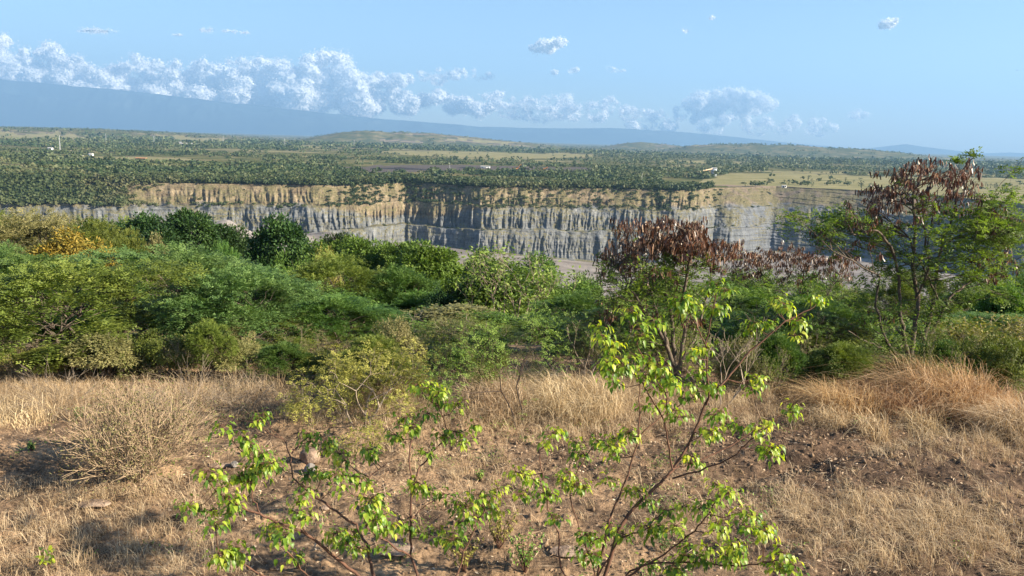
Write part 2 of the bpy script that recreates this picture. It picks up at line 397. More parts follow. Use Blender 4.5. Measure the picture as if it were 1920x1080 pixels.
def build_nearwall():
    rows = 40; s = np.linspace(0, 1, rows)[:, None]
    Xa, Ya, Za = FX[-1], FY[-1], FZ[-1]
    Xb = NRIM*np.sin(th_d); Yb = NRIM*np.cos(th_d); Zb = near_h(Xb, Yb)
    X = Xa*(1-s)+Xb*s; Y = Ya*(1-s)+Yb*s; Z = Za*(1-s)+Zb*s
    Z = Z+np.sin(s*math.pi)*4*fbm(X/18, Y/18, seed=110)
    return X, Y, Z
NX, NY, NZ = build_nearwall()
tag(grid_mesh('pit_slope', NX, NY, NZ, FLOOR_M), 'near slope of the mine pit', kind='structure')

# --- plain beyond the rim
def hills(X, Y):
    px, _ = px_of(np.stack([X.ravel(), Y.ravel(), 0*X.ravel()], 1)); px = px.reshape(X.shape)
    r = np.hypot(X, Y)
    z = 0*X
    def mesa(xs, hs, r0, r1, soft):
        h = np.interp(px, xs, hs, left=0, right=0)
        h = h*(1+.10*fbm(px/40, 0*px, seed=int(r0)))
        return h*sstep(r0, r0+soft, r)*(1-sstep(r1, r1+soft, r))
    z = np.maximum(z, mesa([560, 640, 690, 760, 830, 900, 960, 1035, 1060], [0, 70, 84, 80, 72, 54, 34, 14, 0], 5200, 7300, 700))
    z = np.maximum(z, mesa([1120, 1170, 1200, 1240, 1270, 1300, 1340], [0, 44, 60, 58, 44, 20, 0], 6600, 8000, 700))
    z = np.maximum(z, mesa([1240, 1300, 1370, 1450, 1600, 1680, 1740, 1780], [0, 46, 64, 63, 52, 38, 16, 0], 5200, 7600, 700))
    z = np.maximum(z, mesa([-300, 0, 200, 380, 520], [26, 30, 34, 20, 0], 4200, 9000, 900))
    z = z+(4*fbm(X/500, Y/500, seed=120)+8*sstep(3000, 9000, r)*fbm(X/1500, Y/1500, seed=121))*sstep(30, 500, r-rimr[None, :])
    z = z+sstep(10, 80, z)*8*fbm(X/160, Y/160, seed=122)
    return z
rows = 330
kk = np.linspace(0, 1, rows)[:, None]
PR = rimr[None]*(27500/rimr[None])**(kk**1.15)
PX = PR*np.sin(th_d); PY = PR*np.cos(th_d); PZ = hills(PX, PY); PZ[0] = WZ[0]
def inpoly(x, y, poly):
    c = np.zeros(x.shape, bool); n = len(poly)
    for i in range(n):
        x1, y1 = poly[i]; x2, y2 = poly[(i+1) % n]
        cond = ((y1 > y) != (y2 > y))
        with np.errstate(divide='ignore', invalid='ignore'):
            xi = (x2-x1)*(y-y1)/(y2-y1+1e-12)+x1
        c ^= cond & (x < xi)
    return c
FIELDS = [[(1290, 348), (1370, 325), (1500, 325), (1640, 331), (1800, 333), (2400, 352), (2400, 420), (1900, 400), (1700, 380), (1500, 352), (1380, 348)],
          [(700, 282), (900, 284), (1120, 290), (1100, 294), (950, 297), (760, 291)], [(1120, 288), (1170, 288), (1170, 291), (1120, 291)],
          [(1240, 300), (1400, 303), (1400, 307), (1250, 306)], [(320, 261), (420, 264), (430, 267), (330, 267)],
          [(-300, 250), (0, 253), (170, 258), (160, 263), (0, 262), (-300, 262)], [(-300, 308), (0, 310), (60, 311), (50, 317), (0, 318), (-300, 320)],
          [(110, 296), (160, 297), (150, 301), (112, 300)], [(270, 296), (330, 299), (300, 303), (262, 301)], [(345, 311), (440, 310), (470, 316), (340, 316)],
          [(0, 341), (60, 338), (62, 345), (0, 348)], [(560, 272), (600, 274), (600, 278), (560, 277)], [(0, 238), (180, 240), (180, 243), (0, 242)]]
COAL = [[(600, 315), (720, 311), (850, 310), (1000, 313), (1110, 317), (1110, 325), (900, 323), (700, 323)]]
TRACK = [[(370, 329), (490, 331), (480, 335), (380, 334)], [(1260, 345), (1390, 347), (1500, 351), (1380, 350)]]
def cover(X, Y):
    """0 woodland floor, .4 coal, .6 bare earth, 1 yellow field"""
    px, py = px_of(np.stack([X.ravel(), Y.ravel(), 0*X.ravel()], 1))
    wx = px+14*fbm(px/30, py/2, seed=130); wy = py+2.2*fbm(px/22, py/3, seed=132, oct=5)
    v = np.zeros(px.shape)
    for p in FIELDS: v[inpoly(wx, wy, p)] = 1
    for p in COAL: v[inpoly(wx, wy, p)] = .4
    for p in TRACK: v[inpoly(wx, wy, p)] = .6
    n = fbm(X.ravel()/330, Y.ravel()/150, seed=133, oct=4); r = np.hypot(X, Y).ravel()
    v = np.where((v == 0) & (n > .34) & (r > 1300) & (r < 12000), .85, v)
    return v.reshape(X.shape)
def plain_ground_mat():
    m, t = mat('plain_cover')
    a = nd(t, 'ShaderNodeAttribute', attribute_name='v'); g = nd(t, 'ShaderNodeNewGeometry')
    def noise(scale, det=6, vec=(1, 1, 1)):
        mp = nd(t, 'ShaderNodeMapping'); mp.inputs['Scale'].default_value = vec; t.links.new(g.outputs['Position'], mp.inputs[0])
        n = nd(t, 'ShaderNodeTexNoise'); n.inputs['Scale'].default_value = scale; n.inputs['Detail'].default_value = det; n.inputs['Roughness'].default_value = .7
        t.links.new(mp.outputs[0], n.inputs['Vector']); return n.outputs['Fac']
    wood = ramp(t, noise(.012, 9), [(.3, (.045, .06, .025)), (.48, (.085, .095, .04)), (.58, (.16, .14, .07)), (.72, (.28, .22, .13))])
    field = ramp(t, noise(.03, 8, (.5, 1.4, 1)), [(.3, (.12, .125, .055)), (.5, (.22, .20, .10)), (.7, (.34, .285, .16))])
    base = ramp(t, a.outputs['Fac'], [(0, (0, 0, 0)), (.3, (0, 0, 0)), (.34, (.35, .35, .35)), (.7, (.65, .65, .65)), (.72, (1, 1, 1))], 'CONSTANT')
    def mixc(f, A, B):
        n = nd(t, 'ShaderNodeMixRGB')
        for k, q in enumerate((f, A, B)):
            if hasattr(q, 'is_linked'): t.links.new(q, n.inputs[k])
            else: n.inputs[k].default_value = (*q, 1)
        return n.outputs[0]
    def MR(lo, hi):
        n = nd(t, 'ShaderNodeMapRange'); t.links.new(a.outputs['Fac'], n.inputs[0]); n.inputs[1].default_value = lo; n.inputs[2].default_value = hi; return n.outputs[0]
    c = mixc(MR(.1, .35), wood, (.10, .088, .082)); c = mixc(MR(.45, .6), c, (.24, .18, .14)); c = mixc(MR(.62, .85), c, field)
    p = nd(t, 'ShaderNodeBsdfDiffuse'); t.links.new(c, p.inputs[0])
    o = nd(t, 'ShaderNodeOutputMaterial'); t.links.new(p.outputs[0], o.inputs[0]); return m
PV = cover(PX, PY)
tag(grid_mesh('plain', PX, PY, PZ, plain_ground_mat(), PV), 'flat wooded plain with mesas reaching to the mountains', kind='structure')

# --- far mountains (blue with distance), real ranges with relief
def mountains(name, xs, ys, Y0, depth, seed, label):
    n = 700; m_ = 60
    px = np.linspace(min(xs), max(xs), n); 
    top = np.interp(px, xs, ys)
    base = np.array([at(p, 260, Y0) for p in px]); X0 = base[:, 0]
    zt = np.array([at(p, q, Y0+depth*.5)[2] for p, q in zip(px, top)])
    zt = zt*(1+.05*fbm(px/60, 0*px, seed=seed, oct=5))
    s = np.linspace(0, 1, m_)[:, None]
    shape = np.sin(s*math.pi)**.9
    X = X0[None]*(1+s*depth/Y0); Y = Y0+s*depth+0*X
    rid = 1-np.abs(fbm(X/1700, Y/2600, seed=seed+5, oct=5))*1.9
    Z = zt[None]*shape*(.62+.38*np.where(np.abs(s-.5) < .04, 1, np.clip(rid, 0, 1)))-30*(1-shape)
    return tag(grid_mesh(name, X, Y, Z, MTN), label, kind='structure')
MTN = noise_mat('mountain_forest_haze_tint', [(.35, (.015, .03, .035)), (.6, (.035, .055, .055)), (.75, (.09, .1, .09))], scale=.0009, detail=10)  # forest green shifted to blue, so distance haze is also painted into the albedo
mountains('mountains', [-700, 0, 250, 480, 700, 900, 1060, 1180, 1290, 1400, 1500, 1600, 1680], [150, 148, 170, 198, 221, 237, 241, 241, 248, 259, 270, 278, 284], 24000, 3000, 200, 'hazy blue mountain range on the left horizon')
mountains('mountains', [1560, 1640, 1700, 1735, 1790, 1840, 1900, 1950, 2050], [288, 277, 270, 275, 282, 288, 286, 289, 292], 21500, 3500, 230, 'low hazy blue mountains on the right horizon')

# --- near ground
def ground_mat():
    m, t = mat('dry_earth')
    g = nd(t, 'ShaderNodeNewGeometry')
    def noise(scale, det=6, off=0):
        mp = nd(t, 'ShaderNodeMapping'); mp.inputs['Location'].default_value = (off, off, off); t.links.new(g.outputs['Position'], mp.inputs[0])
        n = nd(t, 'ShaderNodeTexNoise'); n.inputs['Scale'].default_value = scale; n.inputs['Detail'].default_value = det; n.inputs['Roughness'].default_value = .72
        t.links.new(mp.outputs[0], n.inputs['Vector']); return n.outputs['Fac']
    a = ramp(t, noise(1.6, 8), [(.32, (.075, .053, .037)), (.45, (.19, .13, .085)), (.58, (.38, .255, .155)), (.75, (.55, .385, .24))])
    b = ramp(t, noise(14, 8, 7), [(.35, (.45, .42, .40)), (.5, (.9, .9, .9)), (.7, (1.35, 1.3, 1.25))])
    mul = nd(t, 'ShaderNodeMixRGB', blend_type='MULTIPLY'); mul.inputs[0].default_value = 1
    t.links.new(a, mul.inputs[1]); t.links.new(b, mul.inputs[2])
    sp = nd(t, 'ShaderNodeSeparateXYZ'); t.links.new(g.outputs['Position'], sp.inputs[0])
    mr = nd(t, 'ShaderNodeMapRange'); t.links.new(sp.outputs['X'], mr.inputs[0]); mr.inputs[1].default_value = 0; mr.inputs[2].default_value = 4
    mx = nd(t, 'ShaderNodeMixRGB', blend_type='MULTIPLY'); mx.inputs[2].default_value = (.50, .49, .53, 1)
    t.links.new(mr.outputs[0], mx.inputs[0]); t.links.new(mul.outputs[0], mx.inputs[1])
    p = nd(t, 'ShaderNodeBsdfPrincipled'); p.inputs['Roughness'].default_value = .95; p.inputs['Specular IOR Level'].default_value = .1
    t.links.new(mx.outputs[0], p.inputs['Base Color'])
    bm_ = nd(t, 'ShaderNodeBump'); bm_.inputs['Strength'].default_value = .9; bm_.inputs['Distance'].default_value = .06
    t.links.new(noise(22, 10, 3), bm_.inputs['Height']); t.links.new(bm_.outputs[0], p.inputs['Normal'])
    o = nd(t, 'ShaderNodeOutputMaterial'); t.links.new(p.outputs[0], o.inputs[0]); return m
thn = np.radians(np.concatenate([np.linspace(-43, 43, 900), np.linspace(44.5, 317, 110)]))
rr = np.concatenate([[.01], np.linspace(2, 5, 20), np.linspace(5.05, 15, 330), np.geomspace(15.2, NRIM, 90)])
GX = rr[:, None]*np.sin(thn)[None]; GY = rr[:, None]*np.cos(thn)[None]; GZ = near_h(GX, GY)
tag(grid_mesh('ground', GX, GY, GZ, ground_mat()), 'dry reddish earth of the hilltop and its slope', kind='structure')
_gx = None
def hit(px, py):
    """where the ray through a photo pixel meets the near ground"""
    d = ray(px, py); ts = np.linspace(3, 260, 6000)/d[1]
    P = np.array([0, 0, CAMZ])+d[None]*ts[:, None]; z = near_h(P[:, 0], P[:, 1])
    k = np.argmax(P[:, 2] < z); return np.array([P[k, 0], P[k, 1], z[k]])

#@@PART2
# ================================================================== vegetation builders
def rng(s): return np.random.default_rng(s)
def rdir(g, n): return nrm(g.normal(size=(n, 3)))
def lobes_crown(g, n, W, H, z0, flat=1.0):
    """ellipsoid lobes filling a crown of width W between z0 and H"""
    L = []
    for k in range(n):
        a = g.uniform(0, 2*math.pi); r = W*.5*math.sqrt(g.uniform(0, 1))*.72
        zc = z0+(H-z0)*g.uniform(.25, .8)*(1-.35*(r/(W*.5))**2)
        s = W*g.uniform(.11, .25)
        L.append((r*math.cos(a), r*math.sin(a), zc, s, s*flat*g.uniform(.7, 1)))
    L.append((0, 0, z0+(H-z0)*.5, W*.3, (H-z0)*.42))
    return L
def limb(mb, g, a, b, r0, r1, n=6, sag=.08, sides=5):
    a = np.array(a, float); b = np.array(b, float); t = np.linspace(0, 1, n)[:, None]
    d = np.linalg.norm(b-a); P = a+(b-a)*t
    P[:, 2] += np.sin(t[:, 0]*math.pi)*d*sag
    P[1:-1] += g.normal(size=(n-2, 3))*d*.035
    tube(mb, P, np.linspace(r0, r1, n), sides)
    return P
def shell_points(g, lobes, n, rmin=.72):
    A = np.array(lobes); wts = A[:, 3]**2; wts = wts/wts.sum()
    k = g.choice(len(A), n, p=wts); u = rdir(g, n); u[:, 2] = np.where(u[:, 2] < -.45, -u[:, 2], u[:, 2])
    rad = g.uniform(rmin, 1.04, n)
    P = A[k, :3]+u*rad[:, None]*np.stack([A[k, 3], A[k, 3], A[k, 4]], 1)
    # drop points buried deep inside another lobe
    keep = np.ones(n, bool)
    for l in A:
        q = (P-l[:3])/np.array([l[3], l[3], l[4]]); keep &= (np.linalg.norm(q, axis=1) > .55)
    return P[keep], u[keep]
def sprays(mb, g, P, D, L, pairs, ll, lw, droop=.25, jit=.25):
    """pinnate sprays: a short curved axis with leaflets on both sides"""
    n = len(P); D = nrm(D); up = np.array([0, 0, 1.0])+g.normal(size=(n, 3))*.35
    S = nrm(np.cross(D, up)); N = np.cross(S, D)
    tt = (np.arange(pairs)+.5)/pairs
    val = np.clip(.5+.9*fbm(P[:, 0]*1.3, P[:, 1]*1.3, P[:, 2]*1.3, seed=5)+g.uniform(-.3, .3, n), 0, 1)
    for t in tt:
        base = P+D*(L*t)[:, None]-np.array([0, 0, 1.0])*(L*droop*t*t)[:, None]
        for s in (-1, 1):
            dd = nrm(S*s+D*(.45+.3*t)+g.normal(size=(n, 3))*jit)
            kites(mb, base, dd, N+g.normal(size=(n, 3))*.3, ll*(1.15-.55*t)*g.uniform(.75, 1.2, n), lw, np.clip(val*.7+g.uniform(0, .3, n), 0, 1))
def H3(P, f, seed, thr=-.04):
    return fbm(P[:, 0]*f/2, P[:, 1]*f/2, P[:, 2]*f/2, seed=seed+50, oct=3) > thr
def extent(me):
    n = len(me.vertices); V = np.empty(n*3, np.float32); me.vertices.foreach_get('co', V); V = V.reshape(-1, 3)
    return 2*float(np.percentile(np.hypot(V[:, 0], V[:, 1]), 98)), float(np.percentile(V[:, 2], 99.8))
def feathery(seed, W, H, z0, nl, ns, flat=.6, SL=.28, pairs=5, ll=.095, lw=.03, stems=5):
    g = rng(seed); lob = lobes_crown(g, nl, W, H, z0, flat)
    P, u = shell_points(g, lob, ns, .62)
    P, u = P[H3(P, 2.2, seed)], u[H3(P, 2.2, seed)]
    # layered pads: snap heights a little so that horizontal tiers appear
    tier = .22*W/4; P[:, 2] = P[:, 2]-((P[:, 2]/tier) % 1)*tier*.55
    C = np.array([0, 0, z0*.6])
    out_ = P-C; out_[:, 2] *= .30; D = nrm(nrm(out_)+g.normal(size=P.shape)*.35)
    mb = MB(); sprays(mb, g, P, D, g.uniform(.7, 1.25, len(P))*SL, pairs, ll, lw)
    fol = mb.mesh('foliage_mesh')
    tb = MB()
    for k in range(stems):
        l = lob[k % len(lob)]; a = g.uniform(0, 6.28)
        limb(tb, g, (.08*math.cos(a)*W/4, .08*math.sin(a)*W/4, -.25), (l[0], l[1], l[2]), .045*W/4, .015*W/4, 8, .06)
    for l in lob:
        for q in range(5):
            v = rdir(g, 1)[0]; v[2] = abs(v[2])*.6
            limb(tb, g, (l[0]*.7, l[1]*.7, l[2]*.75+z0*.1), (l[0]+v[0]*l[3]*.95, l[1]+v[1]*l[3]*.95, l[2]+v[2]*l[4]*.95), .016*W/4, .004, 5, .05, 4)
    return fol, tb.mesh('trunk_mesh', True), *extent(fol)
def broad(seed, W, H, z0, nl, nc, per, cr, ll, lw, flat=.9, droop=.2, stems=2, rmin=.75, twigs=4, tr=.07, thr=-.06):
    """crown of leaf clumps"""
    g = rng(seed); lob = lobes_crown(g, nl, W, H, z0, flat)
    P, u = shell_points(g, lob, nc, rmin)
    kp = H3(P, 1.9, seed, thr); P = P[kp]; u = u[kp]
    n = len(P); val = np.clip(.5+.9*fbm(P[:, 0]*.8, P[:, 1]*.8, P[:, 2]*.8, seed=seed)+g.uniform(-.25, .25, n), 0, 1)
    Q = np.repeat(P, per, 0); U = np.repeat(u, per, 0); V = np.repeat(val, per)
    off = g.normal(size=Q.shape)*cr*.55; off[:, 2] *= .75
    D = nrm(off/cr+U*.5+np.array([0, 0, -droop])); N = nrm(U+g.normal(size=Q.shape)*.45+np.array([0, 0, .5]))
    mb = MB(); kites(mb, Q+off, D, N, ll*g.uniform(.7, 1.25, len(Q)), lw*g.uniform(.8, 1.2, len(Q)), np.clip(V*.6+g.uniform(0, .4, len(Q)), 0, 1))
    fol = mb.mesh('foliage_mesh'); tb = MB()
    for k in range(stems):
        l = lob[k % len(lob)]; a = g.uniform(0, 6.28)
        limb(tb, g, (.1*math.cos(a)*stems/3, .1*math.sin(a)*stems/3, -.3), (l[0]*.8, l[1]*.8, l[2]), tr*W/4, .02*W/4, 8, .03, 6)
    for l in lob:
        for q in range(twigs):
            v = rdir(g, 1)[0]; v[2] = abs(v[2])*.8
            limb(tb, g, (l[0]*.5, l[1]*.5, max(z0*.7, l[2]*.6)), (l[0]+v[0]*l[3]*.92, l[1]+v[1]*l[3]*.92, l[2]+v[2]*l[4]*.92), .018*W/4, .004, 5, .05, 4)
    return fol, tb.mesh('trunk_mesh', True), *extent(fol)
def recurse(g, p, d, L, r, lev, segs, tips, upb=.25, spread=.55, ratio=.74, kids=(2, 3)):
    """open branching skeleton; collects polylines and tips"""
    n = 4; P = [np.array(p)]; q = np.array(p, float); dd = nrm(np.array(d, float))
    for k in range(n):
        dd = nrm(dd+g.normal(size=3)*.11+np.array([0, 0, upb*.12])); q = q+dd*L/n; P.append(q.copy())
    segs.append((np.array(P), r, r*.62))
    if lev == 0: tips.append((q, dd)); return
    for c in range(g.integers(kids[0], kids[1]+1)):
        a = rdir(g, 1)[0]; nd_ = nrm(dd+a*spread+np.array([0, 0, upb]))
        s = P[-1] if c < 2 else P[g.integers(2, n)]
        recurse(g, s, nd_, L*ratio*g.uniform(.8, 1.15), r*.6, lev-1, segs, tips, upb, spread, ratio, kids)
    if g.random() < .5: tips.append((P[2], nrm(rdir(g, 1)[0]+dd)))
def airy(seed, stems, L, r, lev, leaf, lean=.35, upb=.2, spread=.6, ratio=.72, kids=(2, 3), per=10, ll=.06, lw=.03, SL=.2, cr=.12, z=-.2):
    g = rng(seed); segs = []; tips = []
    for k in range(stems):
        a = 2*math.pi*(k+g.uniform(0, .7))/stems
        recurse(g, (.05*math.cos(a), .05*math.sin(a), z), (lean*math.cos(a), lean*math.sin(a), 1), L*g.uniform(.85, 1.15), r, lev, segs, tips, upb, spread, ratio, kids)
    tb = MB()
    for P, r0, r1 in segs: tube(tb, P, np.linspace(max(r0, .0038), max(r1, .003), len(P)), 5 if r0 > .012 else 3)
    T = np.array([t[0] for t in tips]); D = np.array([t[1] for t in tips]); mb = MB()
    if leaf == 'spray':
        k = max(1, per); T2 = np.repeat(T, k, 0)+g.normal(size=(len(T)*k, 3))*cr; D2 = nrm(np.repeat(D, k, 0)*.6+rdir(g, len(T2))*np.array([1, 1, .4]))
        sprays(mb, g, T2, D2, g.uniform(.7, 1.2, len(T2))*SL, 5, ll, lw)
    elif leaf == 'kite':
        T2 = np.repeat(T, per, 0)+g.normal(size=(len(T)*per, 3))*cr; D2 = nrm(rdir(g, len(T2))+np.array([0, 0, -.45]))
        kites(mb, T2, D2, rdir(g, len(T2))+np.array([0, 0, .8]), ll*g.uniform(.7, 1.2, len(T2)), lw, np.clip(np.repeat(g.uniform(0, .6, len(T)), per)+g.uniform(0, .4, len(T2)), 0, 1))
    allp = np.concatenate([s[0] for s in segs]); W = 2*np.percentile(np.hypot(allp[:, 0], allp[:, 1]), 97); H = allp[:, 2].max()
    return (mb.mesh('foliage_mesh') if mb.v else None), tb.mesh('trunk_mesh', True), W, H, T, D

PROTO = {
 'feather_a': feathery(1, 4.8, 3.4, .1, 20, 13000, .7),
 'feather_b': feathery(2, 4.2, 3.6, .1, 18, 11500, .75),
 'feather_c': feathery(3, 5.0, 4.6, 1.0, 18, 11500, .5, SL=.32, ll=.11),
 'dense_a': broad(4, 5.4, 6.0, .5, 20, 3200, 18, .2, .15, .09, .9, rmin=.7, thr=-.3),
 'dense_b': broad(5, 4.6, 5.4, .4, 17, 3000, 18, .2, .15, .09, .95, rmin=.7, thr=-.3),
 'leafy_a': broad(6, 3.0, 3.0, .3, 12, 2600, 8, .14, .105, .045, .9, .5, 4),
 'leafy_b': broad(7, 3.4, 2.6, .2, 13, 2700, 8, .15, .105, .05, .8, .4, 4),
 'leafy_c': broad(8, 2.6, 3.3, .5, 12, 2200, 9, .15, .12, .06, .9, .5, 3),
}
for k_, s_ in (('airy_a', 11), ('airy_b', 12), ('airy_c', 13)):
    PROTO[k_] = airy(s_, 5, .95, .022, 4, 'spray', per=2, SL=.22, ll=.07, lw=.02, cr=.07)[:4]
PROTO['airy_leaf'] = airy(14, 5, .9, .02, 4, 'kite', per=7, ll=.09, lw=.04, cr=.08)[:4]
PROTO['airy_low'] = airy(15, 7, .55, .014, 4, 'kite', lean=.7, per=7, ll=.05, lw=.022, cr=.08)[:4]
BASE = {}
def plant(kind, fm, tm, px, ytop, Y, wpx, name, label, cat, group=None, rz=None, zbase=None, part='crown', hs=1.0):
    fol, tr, W, H = PROTO[kind]
    if Y < 24: Y = 11.75+(Y-12.75)*.78
    a = at(px, ytop, Y); x = a[0]; zb = near_h(x, Y)*1.0 if zbase is None else zbase
    zb = float(zb); h = max(.4, a[2]-zb)*hs; wd = wpx/FPX*Y
    g = rng(int(px*7+Y*131)); rot = g.uniform(0, 6.28) if rz is None else rz
    o = empty(name, (x, Y, zb), label, cat, group, rot); o.scale = (wd/W, wd/W, h/H)
    key = (kind, fm.name, tm.name)
    if key in BASE:
        f0, t0 = BASE[key]
        if f0:
            f = f0.copy(); sc.collection.objects.link(f); f.parent = o
        t = t0.copy(); sc.collection.objects.link(t); t.parent = o
    else:
        f0 = None
        if fol:
            me = fol if len(fol.materials) == 0 else fol.copy()
            if len(me.materials): me.materials.clear()
            f0 = link(part, me, fm, o)
        me = tr if len(tr.materials) == 0 else tr.copy()
        if len(me.materials): me.materials.clear()
        t0 = link('trunk' if part == 'crown' else 'stem', me, tm, o)
        BASE[key] = (f0, t0)
    return o
T = lambda *a, **k: plant(*a, **k)
# ------------------------------------------------------------------ left side, near
T('feather_a', L_OLIVE, BARK, 120, 492, 15.4, 520, 'acacia_bush', 'big olive green feathery bush filling the left edge behind the dry grass', 'bush', rz=.4)
T('feather_b', L_FEATH, BARK, 60, 480, 20, 330, 'acacia_bush', 'deep green feathery bush behind the big olive bush at the left edge', 'bush', rz=2)
T('feather_b', L_BLUE, BARK, 450, 500, 16.6, 330, 'acacia_bush', 'blue green feathery bush with a round front, right of the big olive bush', 'bush', rz=1)
T('feather_a', L_BLUE, BARK, 340, 462, 21, 440, 'acacia_bush', 'wide pale blue green feathery bush behind and above the round blue green one', 'bush', rz=3.2)
T('feather_c', L_BLUE, BARK, 10, 455, 30, 190, 'acacia_bush', 'blue green feathery bush cut by the left edge below the olive crowns', 'bush')
T('leafy_c', L_YELLOW, BARK, 128, 432, 29, 150, 'yellow_tree', 'golden yellow flowering tree on the left among green bushes', 'tree')
T('leafy_b', L_LIGHT, BARK, 70, 462, 32, 110, 'leafy_shrub', 'light green leafy shrub beside the golden tree', 'shrub')
T('leafy_a', L_YELLOW, BARK, 200, 462, 27, 80, 'yellow_bush', 'small golden bush right of the golden yellow tree', 'bush')
T('feather_c', L_DRYG, BARK, 55, 395, 55, 290, 'acacia_tree', 'broad olive brown tree on the skyline at the far left', 'tree', rz=1)
T('feather_c', L_OLIVE, BARK, 175, 408, 52, 210, 'acacia_tree', 'flat topped olive tree between the olive brown tree and the dark trees', 'tree', rz=4)
T('feather_a', L_OLIVE, BARK, 245, 432, 46, 110, 'acacia_bush', 'small olive feathery bush in front of the paired dark trees', 'bush', rz=4)
T('dense_a', L_DARK, BARK_DARK, 355, 400, 56, 200, 'dense_tree', 'dark green dense tree, wider one of the two left of the pit heaps', 'tree', rz=1)
T('dense_b', L_DARK, BARK_DARK, 275, 404, 58, 165, 'dense_tree', 'dark green dense tree at the left shoulder of the wide dark tree', 'tree', rz=3)
T('dense_b', L_DARK, BARK_DARK, 520, 408, 50, 175, 'dense_tree', 'rounded dark green tree standing alone before the grey heaps', 'tree', rz=0)
T('leafy_c', L_DRYG, BARK, 290, 440, 47, 62, 'leafy_shrub', 'small yellowish shrub in front of the dark tree pair', 'shrub')
T('feather_b', L_FEATH, BARK, 415, 455, 42, 105, 'acacia_bush', 'dark feathery bush left of the rounded dark tree', 'bush', rz=2)
T('feather_b', L_BLUE, BARK, 355, 470, 38, 90, 'acacia_bush', 'grey green feathery bush below the dark tree pair', 'bush', rz=3)
T('leafy_a', L_DRYG, BARK, 440, 500, 34, 70, 'leafy_shrub', 'small brownish shrub under the rounded dark tree', 'shrub')
T('dense_a', L_DARK, BARK_DARK, 625, 440, 62, 95, 'dense_tree', 'low dark tree right of the rounded dark tree', 'tree', rz=5)
T('leafy_b', L_MID, BARK, 560, 470, 44, 110, 'leafy_shrub', 'mid green leafy shrub at the foot of the rounded dark tree', 'shrub')
T('leafy_a', L_YGREEN, BARK, 610, 462, 40, 80, 'leafy_shrub', 'yellowish shrub top beside the low dark tree', 'shrub')
T('dense_a', L_DARK, BARK_DARK, 205, 418, 60, 170, 'dense_tree', 'dark green tree left of the paired dark trees on the skyline', 'tree', rz=2)
T('dense_b', L_DARK, BARK_DARK, 440, 428, 58, 130, 'dense_tree', 'dark tree filling the gap between the paired trees and the rounded one', 'tree', rz=5)
T('leafy_c', L_MID, BARK, 595, 452, 46, 120, 'leafy_tree', 'mid green tree touching the right flank of the rounded dark tree', 'tree')
T('dense_b', L_MID, BARK, 660, 446, 58, 130, 'leafy_tree', 'green tree on the skyline just right of the low dark tree', 'tree', rz=4)
T('dense_a', L_MID, BARK, 745, 456, 50, 130, 'leafy_tree', 'green tree between the bright skyline tree and the tree at the gap', 'tree', rz=5)
T('leafy_c', L_OLIVE, BARK, 835, 480, 46, 110, 'leafy_tree', 'olive tree on the left side of the gap onto the pit floor', 'tree')
T('leafy_c', L_MID, BARK, 1010, 478, 44, 130, 'leafy_tree', 'green tree behind the drooping leaved shrub, its top just below the pit floor', 'tree')
T('feather_c', L_DRYG, BARK, 120, 402, 60, 200, 'acacia_tree', 'brownish tree on the skyline right of the broad olive brown tree', 'tree', rz=3)
T('feather_c', L_OLIVE, BARK, -10, 398, 62, 200, 'acacia_tree', 'olive tree cut by the left edge on the skyline', 'tree', rz=5)
T('feather_b', L_OLIVE, BARK, 235, 412, 66, 150, 'acacia_tree', 'olive tree on the skyline just left of the dark trees', 'tree', rz=1)
# centre
T('feather_c', L_OLIVE, BARK, 640, 476, 33, 260, 'acacia_tree', 'spreading olive feathery tree in the middle left with pale branches below', 'tree', rz=2.6)
T('leafy_a', L_MID, BARK, 560, 520, 27, 190, 'leafy_shrub', 'deep green leafy shrub right of the blue green bushes', 'shrub')
T('leafy_c', L_MID, BARK, 640, 545, 23, 150, 'leafy_shrub', 'green leafy tree with dark open middle beneath the spreading olive tree', 'shrub')
T('dense_b', L_MID, BARK, 790, 458, 44, 190, 'leafy_tree', 'green leafy tree before the gap onto the pit floor', 'tree', rz=1)
T('dense_a', L_MID, BARK, 700, 452, 52, 170, 'leafy_tree', 'bright green tree on the skyline left of the green tree at the gap', 'tree', rz=2)
T('feather_b', L_FEATH, BARK, 745, 500, 33, 190, 'acacia_bush', 'green feathery bush below the green tree at the gap', 'bush', rz=1)
T('leafy_b', L_DARK, BARK, 840, 520, 30, 120, 'leafy_shrub', 'dark green shrub at the centre', 'shrub')
T('leafy_c', L_MID, BARK, 905, 468, 40, 110, 'leafy_tree', 'leafy tree just right of the gap onto the pit floor', 'tree')
T('airy_leaf', L_LIGHT, BARK_PALE, 965, 468, 27, 250, 'drooping_shrub', 'tall light green shrub with drooping narrow leaves at the centre', 'shrub')
T('leafy_c', L_MID, BARK, 950, 490, 30, 190, 'leafy_shrub', 'mid green shrub directly behind the drooping leaved shrub', 'shrub')
T('leafy_b', L_LIGHT, BARK, 1050, 512, 36, 130, 'leafy_shrub', 'light green shrub under the pale track of the pit floor', 'shrub')
T('leafy_a', L_MID, BARK, 1100, 520, 31, 130, 'leafy_shrub', 'fresh green shrub left of the pod covered tree', 'shrub')
T('feather_c', L_FEATH, BARK, 1085, 545, 23, 200, 'acacia_bush', 'dense green feathery bush at the left foot of the pod covered tree', 'bush', rz=4)
T('feather_b', L_FEATH, BARK, 690, 575, 22, 190, 'acacia_bush', 'low blue green bush beneath the spreading olive tree', 'bush', rz=1)
T('leafy_c', L_DRYG, BARK_PALE, 850, 575, 20, 230, 'dry_shrub', 'tangled grey green shrub with dead twigs in the middle', 'shrub')
T('airy_b', L_DRYG, BARK_PALE, 780, 590, 18.5, 240, 'dry_shrub', 'sparse grey twiggy shrub in front of the tangled shrub', 'shrub')
